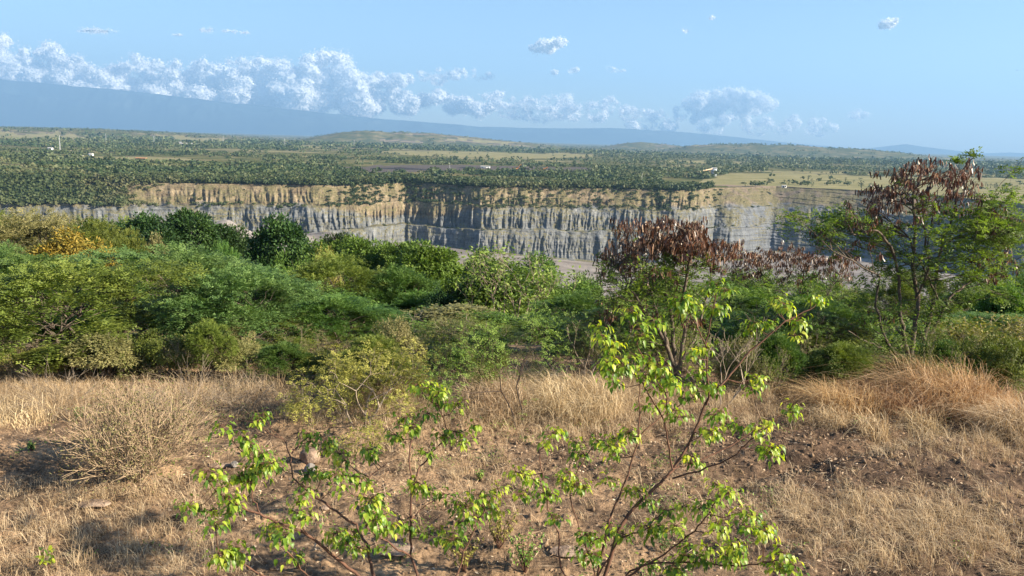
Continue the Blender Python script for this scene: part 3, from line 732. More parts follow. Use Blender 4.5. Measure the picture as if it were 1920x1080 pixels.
T('airy_c', L_OLIVE, BARK_PALE, 900, 600, 17.5, 230, 'dry_shrub', 'sparse olive shrub with bare stems before the drooping shrub', 'shrub')
T('leafy_b', L_OLIVE, BARK, 760, 650, 16.5, 210, 'leafy_shrub', 'dull olive scrub behind the small yellow leaved tree', 'shrub')
T('airy_low', L_DRYG, BARK_PALE, 850, 680, 15.3, 190, 'dry_shrub', 'low brown green scrub right of the small yellow leaved tree', 'shrub')
T('airy_low', L_OLIVE, BARK_PALE, 560, 690, 14.8, 180, 'dry_shrub', 'low olive scrub left of the small yellow leaved tree', 'shrub')
T('leafy_b', L_OLIVE, BARK, 500, 640, 16.5, 190, 'leafy_shrub', 'shaded olive scrub below the round blue green bush', 'shrub')
T('feather_b', L_BLUE, BARK, 390, 640, 16, 220, 'acacia_bush', 'low grey green bush under the front of the blue green bushes', 'bush', rz=5)
T('airy_low', L_YGREEN, BARK_PALE, 40, 665, 13.6, 170, 'dry_shrub', 'yellow green straggling shrub at the left edge above the dry grass', 'shrub')
T('airy_low', L_DRYG, BARK_PALE, 300, 690, 14.2, 200, 'dry_shrub', 'grey green scrub in front of the big olive bush', 'shrub')
T('airy_a', L_DRYG, BARK_PALE, 190, 680, 14.5, 210, 'dry_shrub', 'wispy pale shrub with long arching twigs before the big olive bush', 'shrub')
# right
T('feather_a', L_FEATH, BARK, 1190, 560, 21, 240, 'acacia_bush', 'dark green bush behind the stems of the pod covered tree', 'bush', rz=1)
T('feather_a', L_MID, BARK, 1420, 545, 22, 330, 'acacia_bush', 'wide fresh green feathery bush between the two pod bearing trees', 'bush', rz=2)
T('feather_b', L_MID, BARK, 1530, 560, 20, 260, 'acacia_bush', 'fresh green feathery bush left of the tall pod bearing tree', 'bush', rz=3)
T('airy_b', L_OLIVE, BARK_PALE, 1370, 560, 17.2, 190, 'dry_shrub', 'grey stemmed sparse shrub right of the pod covered tree', 'shrub')
T('airy_c', L_FEATH, BARK, 1455, 560, 16.6, 230, 'slender_tree', 'slender dark stemmed tree between the two pod bearing trees', 'tree')
T('airy_a', L_MID, BARK, 1510, 600, 16.2, 170, 'slender_tree', 'leaning dark stemmed small tree left of the big dry grass clump', 'tree')
T('feather_c', L_MID, BARK, 1850, 540, 26, 230, 'acacia_bush', 'green bush at the right edge behind the tall pod bearing tree', 'bush', rz=2)
T('dense_b', L_MID, BARK, 1890, 535, 23, 120, 'leafy_shrub', 'deep green leafy shrub at the right edge of the view', 'shrub', rz=2)
T('airy_leaf', L_YGREEN, BARK_PALE, 1850, 590, 17.5, 230, 'drooping_shrub', 'yellow green drooping leaved shrub at the right edge', 'shrub')
T('leafy_b', L_LIGHT, BARK, 1800, 610, 18.5, 210, 'leafy_shrub', 'light green shrub right of the tall tree trunks', 'shrub')
T('leafy_b', L_LIGHT, BARK, 1620, 620, 18, 210, 'leafy_shrub', 'light green shrub left of the tall tree trunks', 'shrub')
T('leafy_a', L_MID, BARK, 1710, 640, 20, 180, 'leafy_shrub', 'green shrub seen between the trunks of the tall tree', 'shrub')
T('airy_low', L_OLIVE, BARK, 1640, 660, 15.5, 210, 'dry_shrub', 'low olive scrub behind the left part of the dry grass clump', 'shrub')
T('airy_low', L_LIGHT, BARK, 1860, 670, 15.5, 220, 'dry_shrub', 'low yellow green scrub behind the right part of the dry grass clump', 'shrub')
T('airy_low', L_DRYG, BARK_PALE, 1330, 660, 16, 200, 'dry_shrub', 'low scrub behind the bright green foreground shrub', 'shrub')
T('feather_b', L_OLIVE, BARK, 1600, 540, 30, 130, 'acacia_bush', 'olive bush far behind the tall tree on the left', 'bush', rz=2)
# hedge fill behind: individually placed bushes down the slope
gf = rng(77)
FILL = [('feather_b', L_FEATH), ('leafy_b', L_MID), ('feather_c', L_OLIVE), ('leafy_a', L_MID), ('feather_a', L_OLIVE)]
k_ = 0
for Y0, n_ in ((26, 7), (34, 8), (44, 9), (58, 10), (74, 12)):
    for i in range(n_):
        px = -60+2040*(i+.5+gf.uniform(-.3, .3))/n_
        if Y0 > 50 and 1000 < px < 1130: lim = 530
        else: lim = 478 if px < 1000 else 512
        yt = (502+gf.uniform(0, 10)) if (px > 1130 and Y0 >= 44) else max(lim, {26: 585, 34: 540, 44: 512, 58: 490, 74: 482}[Y0]+(px-800)*.02)+gf.uniform(-6, 14)
        kd, fm = FILL[k_ % 5]; k_ += 1
        T(kd, fm, BARK, px, yt, Y0+gf.uniform(-3, 3), 4.2/Y0*FPX*gf.uniform(.9, 1.2), 'scrub_bush', 'green scrub bush in the thicket on the slope below the hilltop', 'bush', 'scrub bushes filling the slope')

# low scrub along the foot of the thicket
gs = rng(78)
SCR = [('leafy_b', L_OLIVE, BARK), ('airy_low', L_DRYG, BARK_PALE), ('airy_a', L_OLIVE, BARK), ('leafy_a', L_DRYG, BARK_PALE), ('airy_low', L_OLIVE, BARK_PALE), ('airy_c', L_OLIVE, BARK), ('airy_b', L_DRYG, BARK_PALE)]
for i in range(44):
    px = -40+2000*(i+gs.uniform(.1, .9))/44; Y = gs.uniform(13.4, 15.4) if not 1000 < px < 1300 else gs.uniform(15.2, 16.8)
    kd, fm, tm = SCR[i % 7]; T(kd, fm, tm, px, gs.uniform(590, 668)+(px-900)*.012, Y, gs.uniform(85, 135), 'scrub_bush', 'low dull green scrub at the edge where the dry grass meets the thicket', 'bush', 'low scrub along the edge of the dry grass')
for i in range(26):
    px = -40+2000*(i+gs.uniform(.1, .9))/26
    if 1000 < px < 1330: continue
    kd, fm = [('leafy_b', L_OLIVE), ('feather_b', L_OLIVE), ('leafy_c', L_DRYG), ('feather_b', L_FEATH)][i % 4]
    T(kd, fm, BARK, px, gs.uniform(600, 665)+(px-900)*.012, gs.uniform(13.2, 14.4), gs.uniform(100, 150), 'scrub_bush', 'low dull green scrub at the edge where the dry grass meets the thicket', 'bush', 'low scrub along the edge of the dry grass')
for i in range(16):
    px = -40+2000*(i+gs.uniform(.1, .9))/16; kd, fm, tm = FILL[i % 5][0], FILL[i % 5][1], BARK
    T(kd, fm, tm, px, gs.uniform(560, 600)+(px-900)*.015, gs.uniform(17.5, 21), gs.uniform(230, 320), 'scrub_bush', 'green scrub bush in the thicket on the slope below the hilltop', 'bush', 'scrub bushes filling the slope')

for i, (px, py) in enumerate([(330, 735), (470, 765), (560, 755), (835, 745), (890, 775), (1130, 705), (1385, 745), (1500, 730), (1585, 720), (610, 740), (770, 760), (250, 745), (1010, 745)]):
    kd, fm = [('airy_low', L_DRYG), ('airy_b', L_OLIVE), ('airy_low', L_OLIVE), ('airy_a', L_DRYG), ('airy_leaf', L_DRYG)][i % 5]
    Yb = 12.9+(745-py)*.035; T(kd, fm, BARK_PALE, px, py-gs.uniform(45, 95), Yb+1, gs.uniform(55, 105), 'straggling_scrub', 'thin straggling scrub plant standing forward in the dry grass', 'shrub', 'thin scrub plants in the dry grass')
# ------------------------------------------------------------------ leucaena trees with hanging pods
def pods(mb, g, C, n, spread, L=.108, W=.021):
    P = C+g.normal(size=(n, 3))*spread*np.array([1, 1, .7]); D = nrm(np.array([0, 0, -1.0])+g.normal(size=(n, 3))*.22)
    Nn = rdir(g, n)*np.array([1, 1, .1]); S = nrm(np.cross(D, Nn)); l = (L*g.uniform(.7, 1.25, n))[:, None]; ww = W*.5
    curl = Nn*g.uniform(-.02, .02, n)[:, None]
    V = np.stack([P, P+D*l*.12+S*ww, P+D*l*.12-S*ww, P+D*l*.55+S*ww+curl, P+D*l*.55-S*ww+curl, P+D*l*.92+S*ww*.8, P+D*l*.92-S*ww*.8, P+D*l], 1)
    b = np.arange(n)[:, None]*8; v = V.reshape(-1, 3); a = np.repeat(np.clip(g.normal(.52, .3, n), 0, 1), 8)
    F4 = np.concatenate([b+np.array([[1, 3, 4, 2]]), b+np.array([[3, 5, 6, 4]])]); F3 = np.concatenate([b+np.array([[0, 1, 2]]), b+np.array([[5, 7, 6]])])
    mb.add(v, F3, a); mb.f.append(F4+(mb.n-len(v))); mb.mi.append(np.zeros(len(F4), int))
def pod_tree(seed, base, stems, podc, greens, label, rad=.04, gn=26, pn=27, Yd=16.0):
    """stems: pixel polylines with depth offsets, podc / greens: pixel positions of clusters"""
    g = rng(seed); o = empty('pod_tree', base, label, 'tree'); B = np.array(base)
    tb = MB(); nodes = []
    for S in stems:
        P = np.array([at(p[0], p[1], Yd+p[2]) for p in S[1]])-B
        # refine
        t = np.linspace(0, len(P)-1, len(P)*4); Q = np.stack([np.interp(t, np.arange(len(P)), P[:, k]) for k in range(3)], 1)
        Q[1:-1] += g.normal(size=(len(Q)-2, 3))*.012
        tube(tb, Q, np.linspace(S[0], max(.007, S[0]*.3), len(Q)), 6); nodes.append((Q, S[0]))
    NP = np.concatenate([q for q, _ in nodes])
    pm = MB(); gm = MB()
    def twig(C, r):
        low = NP[NP[:, 2] < C[2]-.15] if (NP[:, 2] < C[2]-.15).any() else NP
        d = np.linalg.norm(low-C, axis=1)+.4*np.abs(low[:, 2]-C[2]+.5); s = low[np.argmin(d)]
        m_ = (s+C)/2+g.normal(size=3)*.05-np.array([0, 0, .03]); tube(tb, [s, m_, C], [r*1.5, r, r*.6], 4)
    for (px, py) in podc:
        C = at(px, py, Yd+g.uniform(-.8, .8))-B; twig(C, .007)
        for q in range(3):
            Cq = C+g.normal(size=3)*np.array([.12, .2, .07]); tube(tb, [C-np.array([0, 0, .1]), Cq+np.array([0, 0, .02])], [.004, .003], 3)
            pods(pm, g, Cq, pn//3, .038)
    for (px, py, sp) in greens:
        C = at(px, py, Yd+g.uniform(-1, 1))-B; twig(C, .006)
        n = gn; P = C+g.normal(size=(n, 3))*np.array([sp, sp, sp*.6]); D = nrm(rdir(g, n)*np.array([1, 1, .3])+nrm(P-np.array([0, 0, 1.5]))*.4)
        sprays(gm, g, P, D, g.uniform(.16, .28, n), 5, .075, .027, .35)
        for q in P[::3]: tube(tb, [C, q], [.004, .002], 3)
    link('trunk', tb.mesh('pod_tree_trunk', True), BARK, o); link('crown', gm.mesh('pod_tree_crown'), L_PODG, o); link('seed_pods', pm.mesh('pod_tree_pods'), POD, o)
    return o
g5 = rng(500)
bR = hit(1705, 700)
YR = bR[1]
stemsR = [(.05, [(1700, 700, 0), (1712, 640, 0), (1722, 570, .1), (1711, 510, .2), (1716, 430, .3), (1712, 360, .2), (1735, 320, .2)]),
          (.045, [(1703, 702, 0), (1700, 650, -.2), (1690, 600, -.3), (1686, 520, -.4), (1672, 460, -.6), (1640, 430, -.8), (1600, 440, -.9)]),
          (.045, [(1708, 702, 0), (1730, 650, .1), (1748, 580, .3), (1755, 520, .4), (1765, 460, .4), (1790, 400, .4), (1800, 340, .5), (1818, 296, .5)]),
          (.04, [(1725, 698, .2), (1740, 640, .4), (1758, 600, .5), (1785, 555, .6), (1830, 520, .8), (1870, 470, .9), (1900, 440, 1)]),
          (.03, [(1698, 690, -.1), (1660, 640, -.4), (1640, 570, -.6), (1650, 520, -.8), (1600, 490, -1), (1560, 470, -1.1)]),
          (.025, [(1716, 560, .1), (1745, 500, -.2), (1730, 420, -.4), (1690, 370, -.3), (1670, 345, -.3)]),
          (.022, [(1758, 560, .3), (1740, 520, 0), (1700, 440, -.1), (1650, 400, -.4), (1630, 400, -.5)]),
          (.022, [(1765, 460, .4), (1800, 440, .3), (1840, 400, .1), (1855, 380, .1)]),
          (.02, [(1711, 510, .2), (1740, 470, .5), (1750, 400, .8), (1760, 350, .9)]),
          (.02, [(1700, 650, 0), (1665, 655, -.3), (1620, 640, -.6), (1590, 620, -.8)])]
podR = [(1676, 318), (1690, 330), (1712, 312), (1732, 306), (1748, 312), (1765, 322), (1785, 315), (1808, 312), (1700, 345), (1722, 332), (1742, 335), (1775, 340), (1800, 335), (1818, 322), (1818, 338),
        (1640, 355), (1650, 362), (1668, 358), (1630, 378), (1620, 385), (1612, 400), (1640, 372), (1660, 372), (1690, 358), (1700, 365), (1718, 360), (1735, 365), (1752, 360), (1770, 362), (1788, 370), (1805, 362), (1822, 365), (1835, 360), (1842, 370),
        (1605, 415), (1616, 412), (1630, 415), (1645, 415), (1655, 398), (1680, 385), (1715, 385), (1740, 385), (1760, 380), (1800, 385), (1815, 390), (1830, 385), (1815, 405), (1822, 415), (1850, 412), (1862, 420), (1878, 415), (1890, 425), (1868, 430), (1670, 380),
        (1548, 440), (1560, 437), (1540, 442), (1625, 458), (1630, 455), (1830, 485), (1838, 478), (1860, 480), (1875, 482), (1842, 505), (1845, 520), (1868, 515), (1885, 510), (1604, 612), (1650, 590), (1672, 602), (1735, 400), (1742, 415), (1668, 420), (1690, 412)]
podR += [(1862, 398), (1880, 402), (1893, 418), (1846, 388), (1872, 440), (1856, 432), (1902, 432)]
podR += [(p[0]+g5.uniform(-9, 9), p[1]+g5.uniform(-8, 6)) for p in podR[:22]]
greenR = [(g5.normal(1590, 38), g5.normal(435, 22), .15) for _ in range(22)]+[(g5.normal(1880, 30), g5.normal(440, 32), .16) for _ in range(22)]+\
         [(g5.uniform(1640, 1850), g5.uniform(395, 520), .16) for _ in range(32)]+[(g5.uniform(1600, 1880), g5.uniform(500, 600), .17) for _ in range(18)]+[(g5.normal(1865, 38), g5.normal(430, 36), .17) for _ in range(16)]+\
         [(1820, 292, .04), (1795, 305, .03), (1690, 345, .05), (1740, 380, .12), (1780, 395, .12)]+[(g5.uniform(1570, 1700), g5.uniform(560, 680), .2) for _ in range(7)]
pod_tree(21, bR, stemsR, podR, greenR, 'tall pod bearing tree on the right, crown topped with brown hanging seed pods', Yd=YR)
bC = hit(1262, 728)
YC = bC[1]
stemsC = [(.045, [(1262, 735, 0), (1268, 700, 0), (1250, 640, .1), (1232, 590, .2), (1215, 540, .2), (1205, 490, .3), (1185, 450, .4)]),
          (.045, [(1266, 735, 0), (1265, 680, .2), (1262, 620, .3), (1250, 560, .4), (1245, 500, .4), (1250, 450, .5), (1258, 420, .5)]),
          (.04, [(1270, 735, 0), (1275, 680, -.2), (1285, 620, -.2), (1280, 560, -.3), (1290, 500, -.4), (1300, 460, -.4), (1310, 430, -.4)]),
          (.03, [(1270, 690, 0), (1300, 640, .2), (1320, 580, .5), (1330, 530, .6), (1345, 480, .7)]),
          (.03, [(1255, 660, 0), (1225, 600, -.3), (1200, 570, -.5), (1170, 520, -.6), (1150, 480, -.6)])]
podC = [(g5.normal(1262, 46), g5.uniform(418, 470)) for _ in range(56)]+[(g5.uniform(1130, 1190), g5.uniform(455, 495)) for _ in range(14)]+[(g5.uniform(1190, 1350), g5.uniform(450, 490)) for _ in range(26)]+\
       [(g5.uniform(1290, 1360), g5.uniform(440, 470)) for _ in range(14)]+[(g5.uniform(1130, 1340), g5.uniform(490, 620)) for _ in range(20)]
greenC = [(g5.uniform(1140, 1360), g5.uniform(485, 560), .18) for _ in range(28)]+[(g5.uniform(1150, 1330), g5.uniform(550, 640), .2) for _ in range(14)]
pod_tree(22, bC, stemsC, podC, greenC, 'pod covered tree in the middle right with reddish brown pods against the mine wall', Yd=YC)
b3 = hit(1490, 700); b3 = np.array([at(1480, 600, 21)[0], 21., float(near_h(at(1480, 600, 21)[0], 21.))])
stems3 = [(.035, [(1480, 700, 0), (1470, 620, 0), (1440, 550, 0), (1420, 500, 0)]), (.035, [(1482, 700, 0), (1490, 620, .1), (1500, 550, .2), (1510, 500, .2)]),
          (.03, [(1484, 690, 0), (1520, 600, -.2), (1560, 540, -.3), (1580, 510, -.3)]), (.03, [(1478, 690, 0), (1420, 600, -.2), (1385, 540, -.3), (1380, 500, -.3)])]
pod3 = [(x, 478+6*math.sin(x*.05)+g5.uniform(-8, 14)+(x-1480)*.04) for x in np.linspace(1365, 1600, 58)]+[(x, 498+g5.uniform(-4, 22)) for x in np.linspace(1350, 1600, 36)]
green3 = [(g5.uniform(1350, 1610), g5.uniform(515, 590), .22) for _ in range(52)]
pod_tree(23, b3, stems3, pod3, green3, 'low wide tree with a band of brown pods between the two pod bearing trees', Yd=21.)

# ------------------------------------------------------------------ single small trees in front of the thicket
def tree_from(fn_out, fm, tm, px, py, hpx, name, label, cat='tree', part='crown'):
    fol, tr, W, H = fn_out[:4]; b = hit(px, py); s = (hpx/FPX*b[1]*1.03)/H
    o = empty(name, b, label, cat); o.scale = (s, s, s)
    if fol: link(part, fol, fm, o)
    link('trunk' if part == 'crown' else 'stem', tr, tm, o); return o
tree_from(airy(31, 4, .62, .028, 5, 'spray', lean=.8, upb=0, spread=.8, ratio=.76, per=4, SL=.18, ll=.06, lw=.02, cr=.1), L_YGREEN, BARK_PALE, 680, 796, 165, 'yellow_leaved_tree', 'small crooked tree with yellow green layered leaves beside dry grass')
tree_from(airy(32, 2, 1.0, .022, 5, 'spray', lean=.15, upb=.1, spread=.85, ratio=.68, per=4, SL=.22, ll=.06, lw=.018, cr=.15), L_LIGHT, BARK_DARK, 972, 800, 205, 'slim_acacia', 'slim upright young tree with thin dark trunk and airy light green crown')
tree_from(airy(33, 2, .8, .018, 4, 'spray', lean=.1, upb=.1, spread=.7, ratio=.62, per=3, SL=.18, ll=.05, lw=.015, cr=.1), L_MID, BARK_PALE, 1092, 735, 150, 'slim_acacia', 'thin sapling standing in the dry grass right of the slim young tree')
tree_from(airy(34, 3, .7, .02, 4, 'none', lean=.5, upb=.15, spread=.7), L_MID, BARK_PALE, 1345, 765, 180, 'bare_shrub', 'leafless pale stemmed shrub behind the bright green shrub', 'shrub')
tree_from(airy(35, 46, .42, .009, 3, 'kite', lean=.75, upb=.12, spread=.6, ratio=.8, kids=(2, 4), per=2, ll=.04, lw=.016, cr=.06, z=0), L_DRYG, TWIG, 262, 905, 195, 'twiggy_bush', 'bare grey brown twiggy bush with few leaves on the left', 'bush', 'foliage')
tree_from(airy(36, 20, .6, .006, 3, 'none', lean=.9, upb=-.05, spread=.3, ratio=.8), L_DRYG, BARK_PALE, 345, 800, 120, 'dead_brush', 'dead arching twigs sticking up behind the twiggy bush', 'dead brush')
tree_from(airy(37, 20, .6, .006, 3, 'none', lean=1.0, upb=-.1, spread=.3, ratio=.8), L_DRYG, BARK_PALE, 110, 772, 100, 'dead_brush', 'dead arching twigs above the dry grass at the left edge', 'dead brush')
tree_from(airy(38, 20, .5, .006, 3, 'none', lean=1.0, upb=-.1, spread=.3, ratio=.8), L_DRYG, BARK_PALE, 455, 775, 75, 'dead_brush', 'dead curved twigs left of the small crooked tree', 'dead brush')

# ------------------------------------------------------------------ foreground bright green shrubs
def crop(sx, sy, k): return lambda X, Y: (sx+X/k, sy+Y/k)
c3 = crop(860, 640, 2.4545); c7 = crop(1120, 500, 3.375); c2 = crop(340, 680, 2.7)
def fg_shrub(seed, base, stems, clusters, label, leafL=.059):
    g = rng(seed); o = empty('leafy_shrub', base, label, 'shrub'); B = np.array(base); tb = MB(); pts = []; pd = []
    for r0, P_, d0, d1 in stems:
        n = len(P_); P = np.array([at(p[0], p[1], d0+(d1-d0)*i/(n-1)) for i, p in enumerate(P_)])-B
        t = np.linspace(0, n-1, n*4); Q = np.stack([np.interp(t, np.arange(n), P[:, k]) for k in range(3)], 1)
        Q[1:-1] += g.normal(size=(len(Q)-2, 3))*.004
        tube(tb, Q, np.linspace(r0, max(.0035, r0*.35), len(Q)), 6); pts.append(Q)
    NP = np.concatenate(pts); npx, npy = px_of(NP+B)
    lm = MB(); clusters = list(clusters); clusters += [(p[0]+g.normal(0, 15), p[1]+g.normal(0, 11)) for p in clusters if g.random() < .35]
    for (px, py) in clusters:
        k = np.argmin(np.hypot(npx-px, (npy-py))+np.where(npy < py-4, 18, 0)); dist = math.hypot(npx[k]-px, npy[k]-py)
        Yk = (NP[k]+B)[1]+g.uniform(-.25, .25)*min(1, dist/40)
        C = at(px, py-5, Yk)-B; s = NP[k]; m_ = (s+C)/2-np.array([0, 0, .12*np.linalg.norm(C-s)])
        if dist > 6: tube(tb, [s, m_, C], [.004, .003, .002], 4)
        n = g.integers(20, 34); aa = g.uniform(0, 6.28, n); out_ = np.stack([np.cos(aa), np.sin(aa), g.uniform(-.5, .5, n)], 1)
        pet = g.uniform(.012, .095, n)[:, None]; P = C+nrm(out_)*pet+np.array([0, 0, 1])*g.uniform(-.03, .02, n)[:, None]
        for q in P: tube(tb, [C, q], [.0014, .001], 3)
        D = nrm(out_*.75+np.array([0, 0, -.5])+g.normal(size=(n, 3))*.28); base_v = g.uniform(.15, .7)
        bent_leaves(lm, P, D, np.array([0, 0, 1.])+out_*.5+g.normal(size=(n, 3))*.25, leafL*g.uniform(.55, 1.2, n), leafL*.52*g.uniform(.7, 1.15, n), g.uniform(.5, 1.5, n), np.clip(base_v+g.normal(0, .28, n), 0, 1))
    link('stem', tb.mesh('shrub_stems', True), STEM_RED, o); link('foliage', lm.mesh('shrub_leaves'), L_BRIGHT, o)
    return o
bA = at(1105, 1170, 5.9); bA[2] = near_h(bA[0], bA[1])
stA = [(.016, [(1105, 1170), (1163, 986), (1185, 955), (1240, 905), (1262, 880), (1298, 820), (1327, 746), (1363, 710), (1398, 667), (1470, 604), (1520, 580)], 5.9, 6.6),
       (.008, [(1261, 880), (1251, 823), (1245, 787), (1218, 742), (1202, 713), (1175, 690), (1140, 660)], 6.05, 5.7),
       (.006, [(1251, 787), (1249, 738), (1222, 701), (1195, 650), (1180, 595)], 5.9, 5.8),
       (.008, [(1325, 760), (1329, 731), (1324, 648), (1338, 574), (1345, 545)], 6.3, 6.2), (.005, [(1324, 648), (1298, 595), (1280, 575)], 6.25, 6.1),
       (.011, [(1105, 1160), (1140, 985), (1149, 958), (1174, 901), (1198, 819), (1240, 780), (1300, 745)], 5.9, 6.4), (.007, [(1198, 819), (1200, 721)], 6.1, 6.2),
       (.008, [(1261, 897), (1308, 884), (1369, 860), (1410, 823), (1440, 800)], 6.1, 5.6), (.008, [(1261, 880), (1292, 872), (1349, 848), (1406, 811), (1440, 790), (1490, 765)], 6.1, 6.7),
       (.009, [(1150, 1120), (1178, 1072), (1235, 1047), (1300, 998), (1330, 960), (1350, 930)], 5.8, 5.2), (.009, [(1140, 1110), (1214, 1055), (1308, 1055), (1380, 1062), (1438, 1055), (1478, 1045)], 5.7, 4.9),
       (.008, [(1120, 1120), (1050, 1072), (1048, 1000), (1030, 960), (1015, 880), (1010, 845)], 5.8, 5.6), (.007, [(1125, 1100), (1090, 1000), (1065, 920), (1100, 850), (1130, 820)], 5.9, 6.2),
       (.007, [(1110, 1100), (1160, 1010), (1215, 990), (1240, 960), (1290, 950)], 5.7, 5.3)]
clA = [c3(*p) for p in [(700, 50), (680, 120), (830, 80), (920, 120), (970, 180), (900, 220), (860, 310), (940, 300), (990, 330), (1060, 210), (1110, 160), (1190, 220), (1100, 240), (1080, 60), (1380, 180), (1350, 230), (1200, 330), (1230, 390), (1300, 400), (1380, 420), (1430, 380), (1410, 490), (1440, 500), (1130, 430), (1170, 440), (1060, 540), (1090, 560), (400, 480), (440, 430), (540, 480), (640, 470), (720, 460), (790, 430), (720, 530), (560, 530), (690, 640), (790, 690), (870, 750), (300, 620), (350, 650), (480, 650), (540, 670), (420, 720), (450, 820), (960, 790), (1030, 770), (1150, 740), (1190, 670), (1240, 710), (1200, 840), (1130, 780), (700, 860), (760, 900), (640, 920), (560, 980), (610, 1000), (580, 900), (860, 860), (930, 860), (1000, 860), (1060, 940), (1150, 960), (1130, 1000), (1280, 950), (1240, 1000), (1340, 810), (1320, 860), (1400, 880), (1290, 1000), (1490, 980), (1540, 1040), (1450, 1030), (1000, 1050), (1040, 1000), (980, 1060), (1540, 300), (1530, 340), (1500, 1060)]]
clA += [c7(*p) for p in [(750, 130), (820, 160), (700, 180), (770, 290), (560, 220), (600, 260), (510, 240), (200, 290), (280, 380), (270, 450), (30, 450), (100, 500), (60, 620), (60, 660), (1130, 220), (1200, 260), (1350, 200), (1400, 230), (1280, 340), (1250, 450), (1000, 370), (1090, 370), (960, 400), (250, 590), (330, 600), (380, 650), (300, 700), (420, 700), (170, 600), (480, 760)]]
fg_shrub(41, bA, stA, clA, 'tall bright lime green shrub in the foreground right of centre, with drooping leaves')
bB = at(760, 1175, 5.6); bB[2] = near_h(bB[0], bB[1])
q2 = lambda L_: [c2(*p) for p in L_]
stB = [(.014, [(760, 1175)]+q2([(900, 1080), (760, 970), (640, 870), (520, 820), (400, 770), (280, 720), (200, 670), (130, 590)]), 5.6, 5.2),
       (.013, [(762, 1170)]+q2([(970, 1080), (940, 920), (880, 820), (740, 720), (640, 650), (560, 580), (550, 470), (520, 390)]), 5.6, 6.6), (.007, q2([(560, 460), (610, 400), (660, 370), (700, 360)]), 6.4, 6.6),
       (.013, [(770, 1170)]+q2([(1200, 1080), (1160, 980), (1160, 800), (1165, 620), (1150, 450), (1170, 380), (1150, 310)]), 5.6, 6.0), (.008, q2([(1170, 620), (1210, 530), (1260, 470), (1320, 400), (1350, 340), (1300, 220)]), 5.8, 6.2),
       (.009, q2([(1160, 980), (1060, 920), (940, 840), (920, 760)]), 5.6, 5.0), (.008, q2([(720, 1120), (640, 1080), (560, 980), (460, 900)]), 5.4, 5.0), (.007, q2([(520, 1110), (400, 1070), (250, 980), (190, 970)]), 5.2, 4.9),
       (.007, q2([(920, 680), (960, 570), (1040, 510)]), 6.0, 6.5), (.009, [(775, 1170)]+q2([(1400, 1080), (1430, 950), (1530, 750), (1560, 700), (1590, 660)]), 5.5, 5.9), (.006, q2([(400, 770), (360, 680), (350, 600), (390, 500)]), 5.4, 5.5),
       (.006, q2([(640, 870), (590, 780), (600, 700)]), 5.4, 5.6), (.006, q2([(1160, 800), (1240, 720), (1330, 660)]), 5.7, 6.1)]
clB = q2([(380, 310), (200, 330), (310, 390), (330, 430), (410, 470), (460, 520), (380, 560), (330, 580), (290, 600), (130, 560), (170, 590), (50, 750), (260, 720), (150, 760), (270, 760), (170, 820), (230, 970), (190, 980), (270, 950), (460, 880), (530, 880), (550, 990), (690, 370), (640, 370), (740, 440), (620, 680), (600, 720), (650, 790), (640, 570), (720, 570), (780, 580), (830, 510), (820, 640), (900, 590), (960, 450), (970, 480), (980, 690), (940, 740), (1000, 760), (960, 810), (1050, 840), (1120, 830), (1170, 850), (870, 870), (800, 870), (1130, 290), (1150, 340), (1090, 380), (1240, 140), (1290, 190), (1330, 220), (1400, 220), (1250, 270), (1320, 380), (1380, 360), (1430, 400), (1480, 330), (1240, 470), (1210, 640), (1250, 650), (1340, 680), (1450, 740), (1500, 680), (1560, 690), (1590, 740), (1600, 650), (1410, 820), (1460, 800), (1250, 880), (1300, 850), (1370, 900), (1290, 150), (370, 540), (420, 520), (350, 610), (960, 700), (990, 800), (840, 930), (900, 950), (1010, 950)])
fg_shrub(42, bB, stB, clB, 'wide spreading bright green shrub in the foreground left of centre, dark reddish branches')
# small seedlings and low herbs
def herb(seed, px, py, h, n, fm, name, label, cat='plant', leafL=.035, group=None):
    g = rng(seed); b = hit(px, py); o = empty(name, b, label, cat, group); tb = MB(); lm = MB()
    for k in range(n):
        a = g.uniform(0, 6.28); tip = np.array([math.cos(a)*h*.5*g.uniform(.2, 1), math.sin(a)*h*.5*g.uniform(.2, 1), h*g.uniform(.6, 1)])
        P = limb(tb, g, (0, 0, -.02), tip, .0035, .0015, 5, .03, 4)
        m_ = 9; t = g.uniform(.35, 1, m_); base = np.stack([np.interp(t, np.linspace(0, 1, 5), P[:, j]) for j in range(3)], 1)
        D = nrm(rdir(g, m_)+np.array([0, 0, -.1])); bent_leaves(lm, base, D, np.array([0, 0, 1.])+rdir(g, m_)*.4, leafL*g.uniform(.6, 1.2, m_), leafL*.5*np.ones(m_), g.uniform(.2, .9, m_), g.uniform(0, 1, m_))
    link('stem', tb.mesh('herb_stem', True), STEM_RED, o); link('foliage', lm.mesh('herb_leaves'), fm, o); return o
herb(51, 90, 1075, .34, 4, L_BRIGHT, 'seedling', 'small lime green seedling at the bottom left corner', leafL=.06)
herb(52, 935, 1030, .42, 26, L_YGREEN, 'low_herb', 'low bushy yellow green herb between the two bright shrubs at the bottom edge', leafL=.038)
herb(53, 985, 1075, .42, 26, L_LIGHT, 'low_herb', 'light green herb at the bottom edge right of the yellow green herb', leafL=.038)
herb(54, 870, 1075, .42, 24, L_YGREEN, 'low_herb', 'yellow green herb at the bottom edge under the wide spreading shrub', leafL=.038)
herb(55, 560, 1070, .2, 14, L_LIGHT, 'low_herb', 'pale low herb at the bottom below the wide spreading shrub', leafL=.03)
herb(56, 485, 800, .18, 4, L_BRIGHT, 'seedling', 'bright green seedling standing on bare soil above the rocks', leafL=.06)
herb(57, 415, 820, .16, 3, L_BRIGHT, 'seedling', 'tiny lime seedling left of the seedling above the rocks', leafL=.05)
herb(58, 60, 845, .12, 16, L_BLUE, 'low_herb', 'flat grey green herb on the reddish bare soil at left', leafL=.035)
